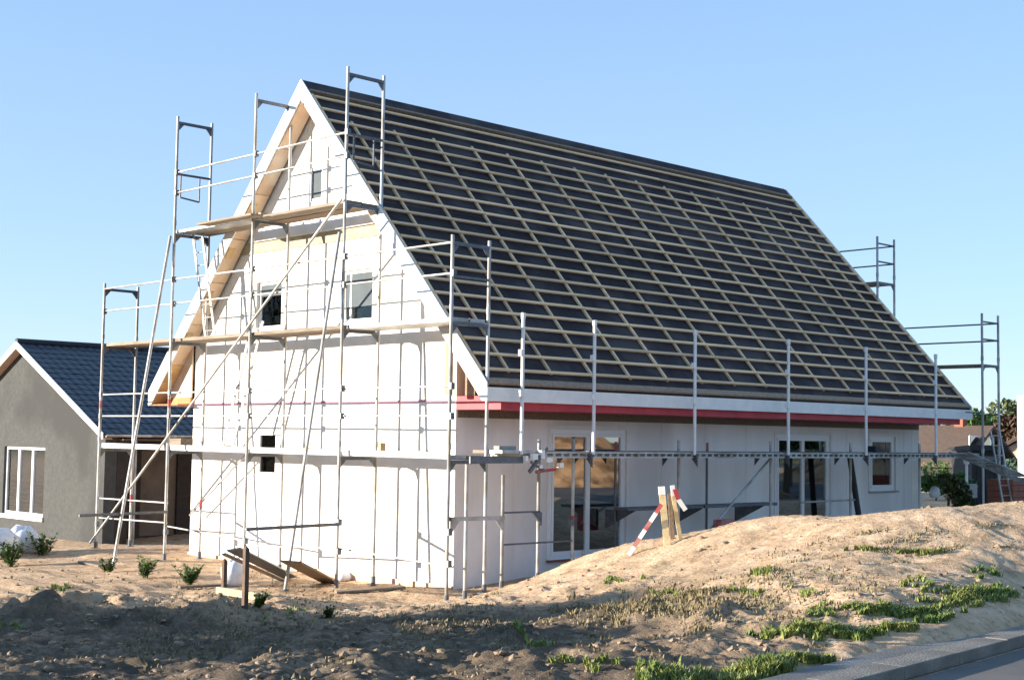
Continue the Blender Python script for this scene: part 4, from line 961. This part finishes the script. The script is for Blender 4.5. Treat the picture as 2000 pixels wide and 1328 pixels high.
# black shed behind the far scaffold
def shed():
    p = at_d(1916, 900, 38); x, y = p[0], p[1]; z = H(x, y)
    t = thing('shed', 'black timber shed behind the far scaffold poles', 'shed', (x, y, z)); t.rotation_euler = (0, 0, R(-44))
    def put(mb, nm, m_, par=t):
        o = bpy.data.objects.new(nm, mb.mesh(nm, m_)); COL.objects.link(o); o.parent = par; return o
    wd = .42
    put(MB().box(-wd, wd, -.5, 1.2, -.3, 1.55), 'wall', M['black'])
    for i in range(7): put(MB().box(-wd+i*.12, -wd+i*.12+.11, -.53, -.502, -.2, 1.55), 'board', M['black'])
    put(MB().prism([(-.65, 1.552), (1.3, 1.552), (1.3, 1.62), (-.65, 1.70)], 'x', -wd-.08, wd+.08), 'roof', M['black'])
    return t
shed()
for k, (px, dist, h, r, m_, lb) in enumerate([
        (1880, 84, 4.0, 2.0, 'leaf_a', 'dark green tree beside the chimney of the distant bungalow'),
        (1915, 88, 3.7, 2.6, 'leaf_a', 'broad green tree behind the black shed'),
        (1948, 92, 4.2, 2.6, 'leaf_b', 'olive green tree between the far scaffold poles'),
        (1980, 70, 3.1, .9, 'leaf_c', 'small rust coloured tree near the right edge'),
        (2015, 96, 4.4, 3.0, 'leaf_a', 'dark green tree cut off by the right edge'),
        (1820, 95, 4.2, 2.6, 'leaf_b', 'olive tree behind the distant brown roof')]):
    p = at_d(px, 860, dist); tree((p[0], p[1], H(p[0], p[1])), h, r, lb, M[m_], 60+k, 'trees beyond the building plot', leaf=.22, cnt=2200)
for k, (px, dist, h, r, m_, lb) in enumerate([
        (1852, 32, .85, .75, 'leaf_b', 'sunlit yellow green bush under the far end of the long scaffold'),
        (1880, 36, .9, .45, 'leaf_a', 'small green bush left of the black shed'),
        (1990, 36, .7, .8, 'leaf_b', 'low olive bush right of the black shed')]):
    p = at_d(px, 900, dist); z = H(p[0], p[1]); t = thing('bush', lb, 'bush', (p[0], p[1], z), 'bushes beyond the far scaffold')
    MB().tube((p[0], p[1], z-.05), (p[0], p[1], z+h*.4), .03, 6).build('stem', M['bark'], t)
    leafy('foliage', t, (p[0], p[1], z+h*.55), (r, r, h*.55), 900, .07, M[m_], 80+k)
for k, (px, dist, w2, lb) in enumerate([(1828, 44, 1.0, 'dark hedge bush under the brown roof far right'), (1900, 46, 1.1, 'dark hedge bush behind the black shed'), (1940, 47, 1.0, 'dark hedge bush between the far scaffold poles'), (1975, 44, .9, 'dark hedge bush beside the red bricks')]):
    p = at_d(px, 900, dist); z = H(p[0], p[1]); t = thing('hedge_bush', lb, 'bush', (p[0], p[1], z), 'dark hedge bushes beyond the shed')
    MB().tube((p[0], p[1], z-.05), (p[0], p[1], z+.5), .03, 6).build('stem', M['bark'], t)
    leafy('foliage', t, (p[0], p[1], z+.7), (w2, w2, .8), 900, .08, M['leaf_far'] if k % 2 else M['leaf_a'], 180+k)
# a far wooded ridge
V = []; Fc = []
rr = np.random.default_rng(9)
wm = MB()
for i in range(5200):
    a = R(rr.uniform(-5, 85)); d = rr.uniform(330, 420); x = CAM[0]+math.cos(a)*d; y = CAM[1]+math.sin(a)*d; zt = .5+rr.uniform(0, 1)**.7*(7.5+2.5*math.sin(a*23)+1.5*math.sin(a*61)); s = rr.uniform(1.2, 2.6)
    v1 = rr.normal(size=3); v1 /= np.linalg.norm(v1); v2 = np.cross(v1, rr.normal(size=3)); v2 /= np.linalg.norm(v2); k = len(V); c = np.array([x, y, zt])
    V += [tuple(c-v1*s), tuple(c+v2*s), tuple(c+v1*s), tuple(c-v2*s)]; Fc.append((k, k+1, k+2, k+3))
o = MB().add(V, Fc).build('far_woods', M['leaf_far']); tag(o, 'far dark green woods along the horizon', 'woods', kind='stuff')
# rubble and bags seen under the far deck
lump('sack', tuple(list(at_d(1826, 956, 31)[:2])+[at_d(1826, 972, 31)[2]]), .12, .12, .26, M['sack'], 15, 'small white sack under the far end of the long scaffold', 'sack')
p = at_d(1863, 952, 33); tag(MB().box(p[0]-.15, p[0]+.15, p[1]-.15, p[1]+.15, p[2]-.3, p[2]+.16).build('brick_pallet', M['peach'], bevel=.01), 'pale block pack beyond the bushes under the far scaffold', 'block pack')
# the small white lantern post
p = at_d(1888, 943, 34); lp = thing('lantern_post', 'small white lantern post in front of the black shed', 'lantern', tuple(p)); x, y, z = p
MB().tube((x, y, z-.3), (x, y, z+.45), .035, 8).build('post', M['white_paint'], lp)
MB().tube((x, y, z+.45), (x, y, z+.62), .06, 8, r2=.10).build('lantern', M['white_paint'], lp); MB().tube((x, y, z+.62), (x, y, z+.70), .11, 8, r2=.02).build('lid', M['white_paint'], lp)
MB().box(x-.18, x+.18, y-.18, y+.18, z-.35, z-.02).build('base', M['slab'], lp)
# red brick pile with white frame and site cabin at the right edge
p = at_d(1975, 955, 31); x, y, z = p; bp_ = thing('brick_stack', 'stack of red bricks at the right edge behind the sand', 'brick stack', (x, y, z-.4))
for i in range(5):
    for j in range(4):
        MB().box(x-.5+j*.25+random.uniform(-.01, .01), x-.5+j*.25+.235, y-.3, y+.3, z-.42+i*.13, z-.42+i*.13+.12).build('brick', M['brick_red'], bp_)
p = at_d(2006, 900, 42); x, y, z = p; sc = thing('site_cabin', 'tall white site cabin cut off by the right edge', 'cabin', (x+.8, y-.8, z-.8))
e = np.array([0.0, -1.0])
zt = at_d(1990, 772, 42)[2]; xa, ya = at_d(1989, 860, 42)[:2]
def sbox(nm, a, b, dep, z0, z1, m_, off=0):
    nn_ = np.array([-e[1], e[0]])
    P_ = [np.array([xa, ya])+e*a+nn_*off, np.array([xa, ya])+e*b+nn_*off, np.array([xa, ya])+e*b+nn_*(dep+off), np.array([xa, ya])+e*a+nn_*(dep+off)]
    return MB().prism([tuple(q) for q in P_], 'z', z0, z1).build(nm, m_, sc, bevel=.01)
g0 = H(xa+.5, ya-.5)
sbox('wall', .03, 2.4, 2.2, g0-.2, zt-.06, M['white_paint']); sbox('corner_post', -.04, .028, .10, g0-.2, zt-.06, M['galv_dark']); sbox('roof', -.06, 2.5, 2.3, zt-.058, zt, M['galv'])
sbox('panel', .25, 1.3, .02, g0+.1, zt-.3, M['upvc'], off=-.022); sbox('panel', 1.34, 2.3, .02, g0+.1, zt-.3, M['upvc'], off=-.022)
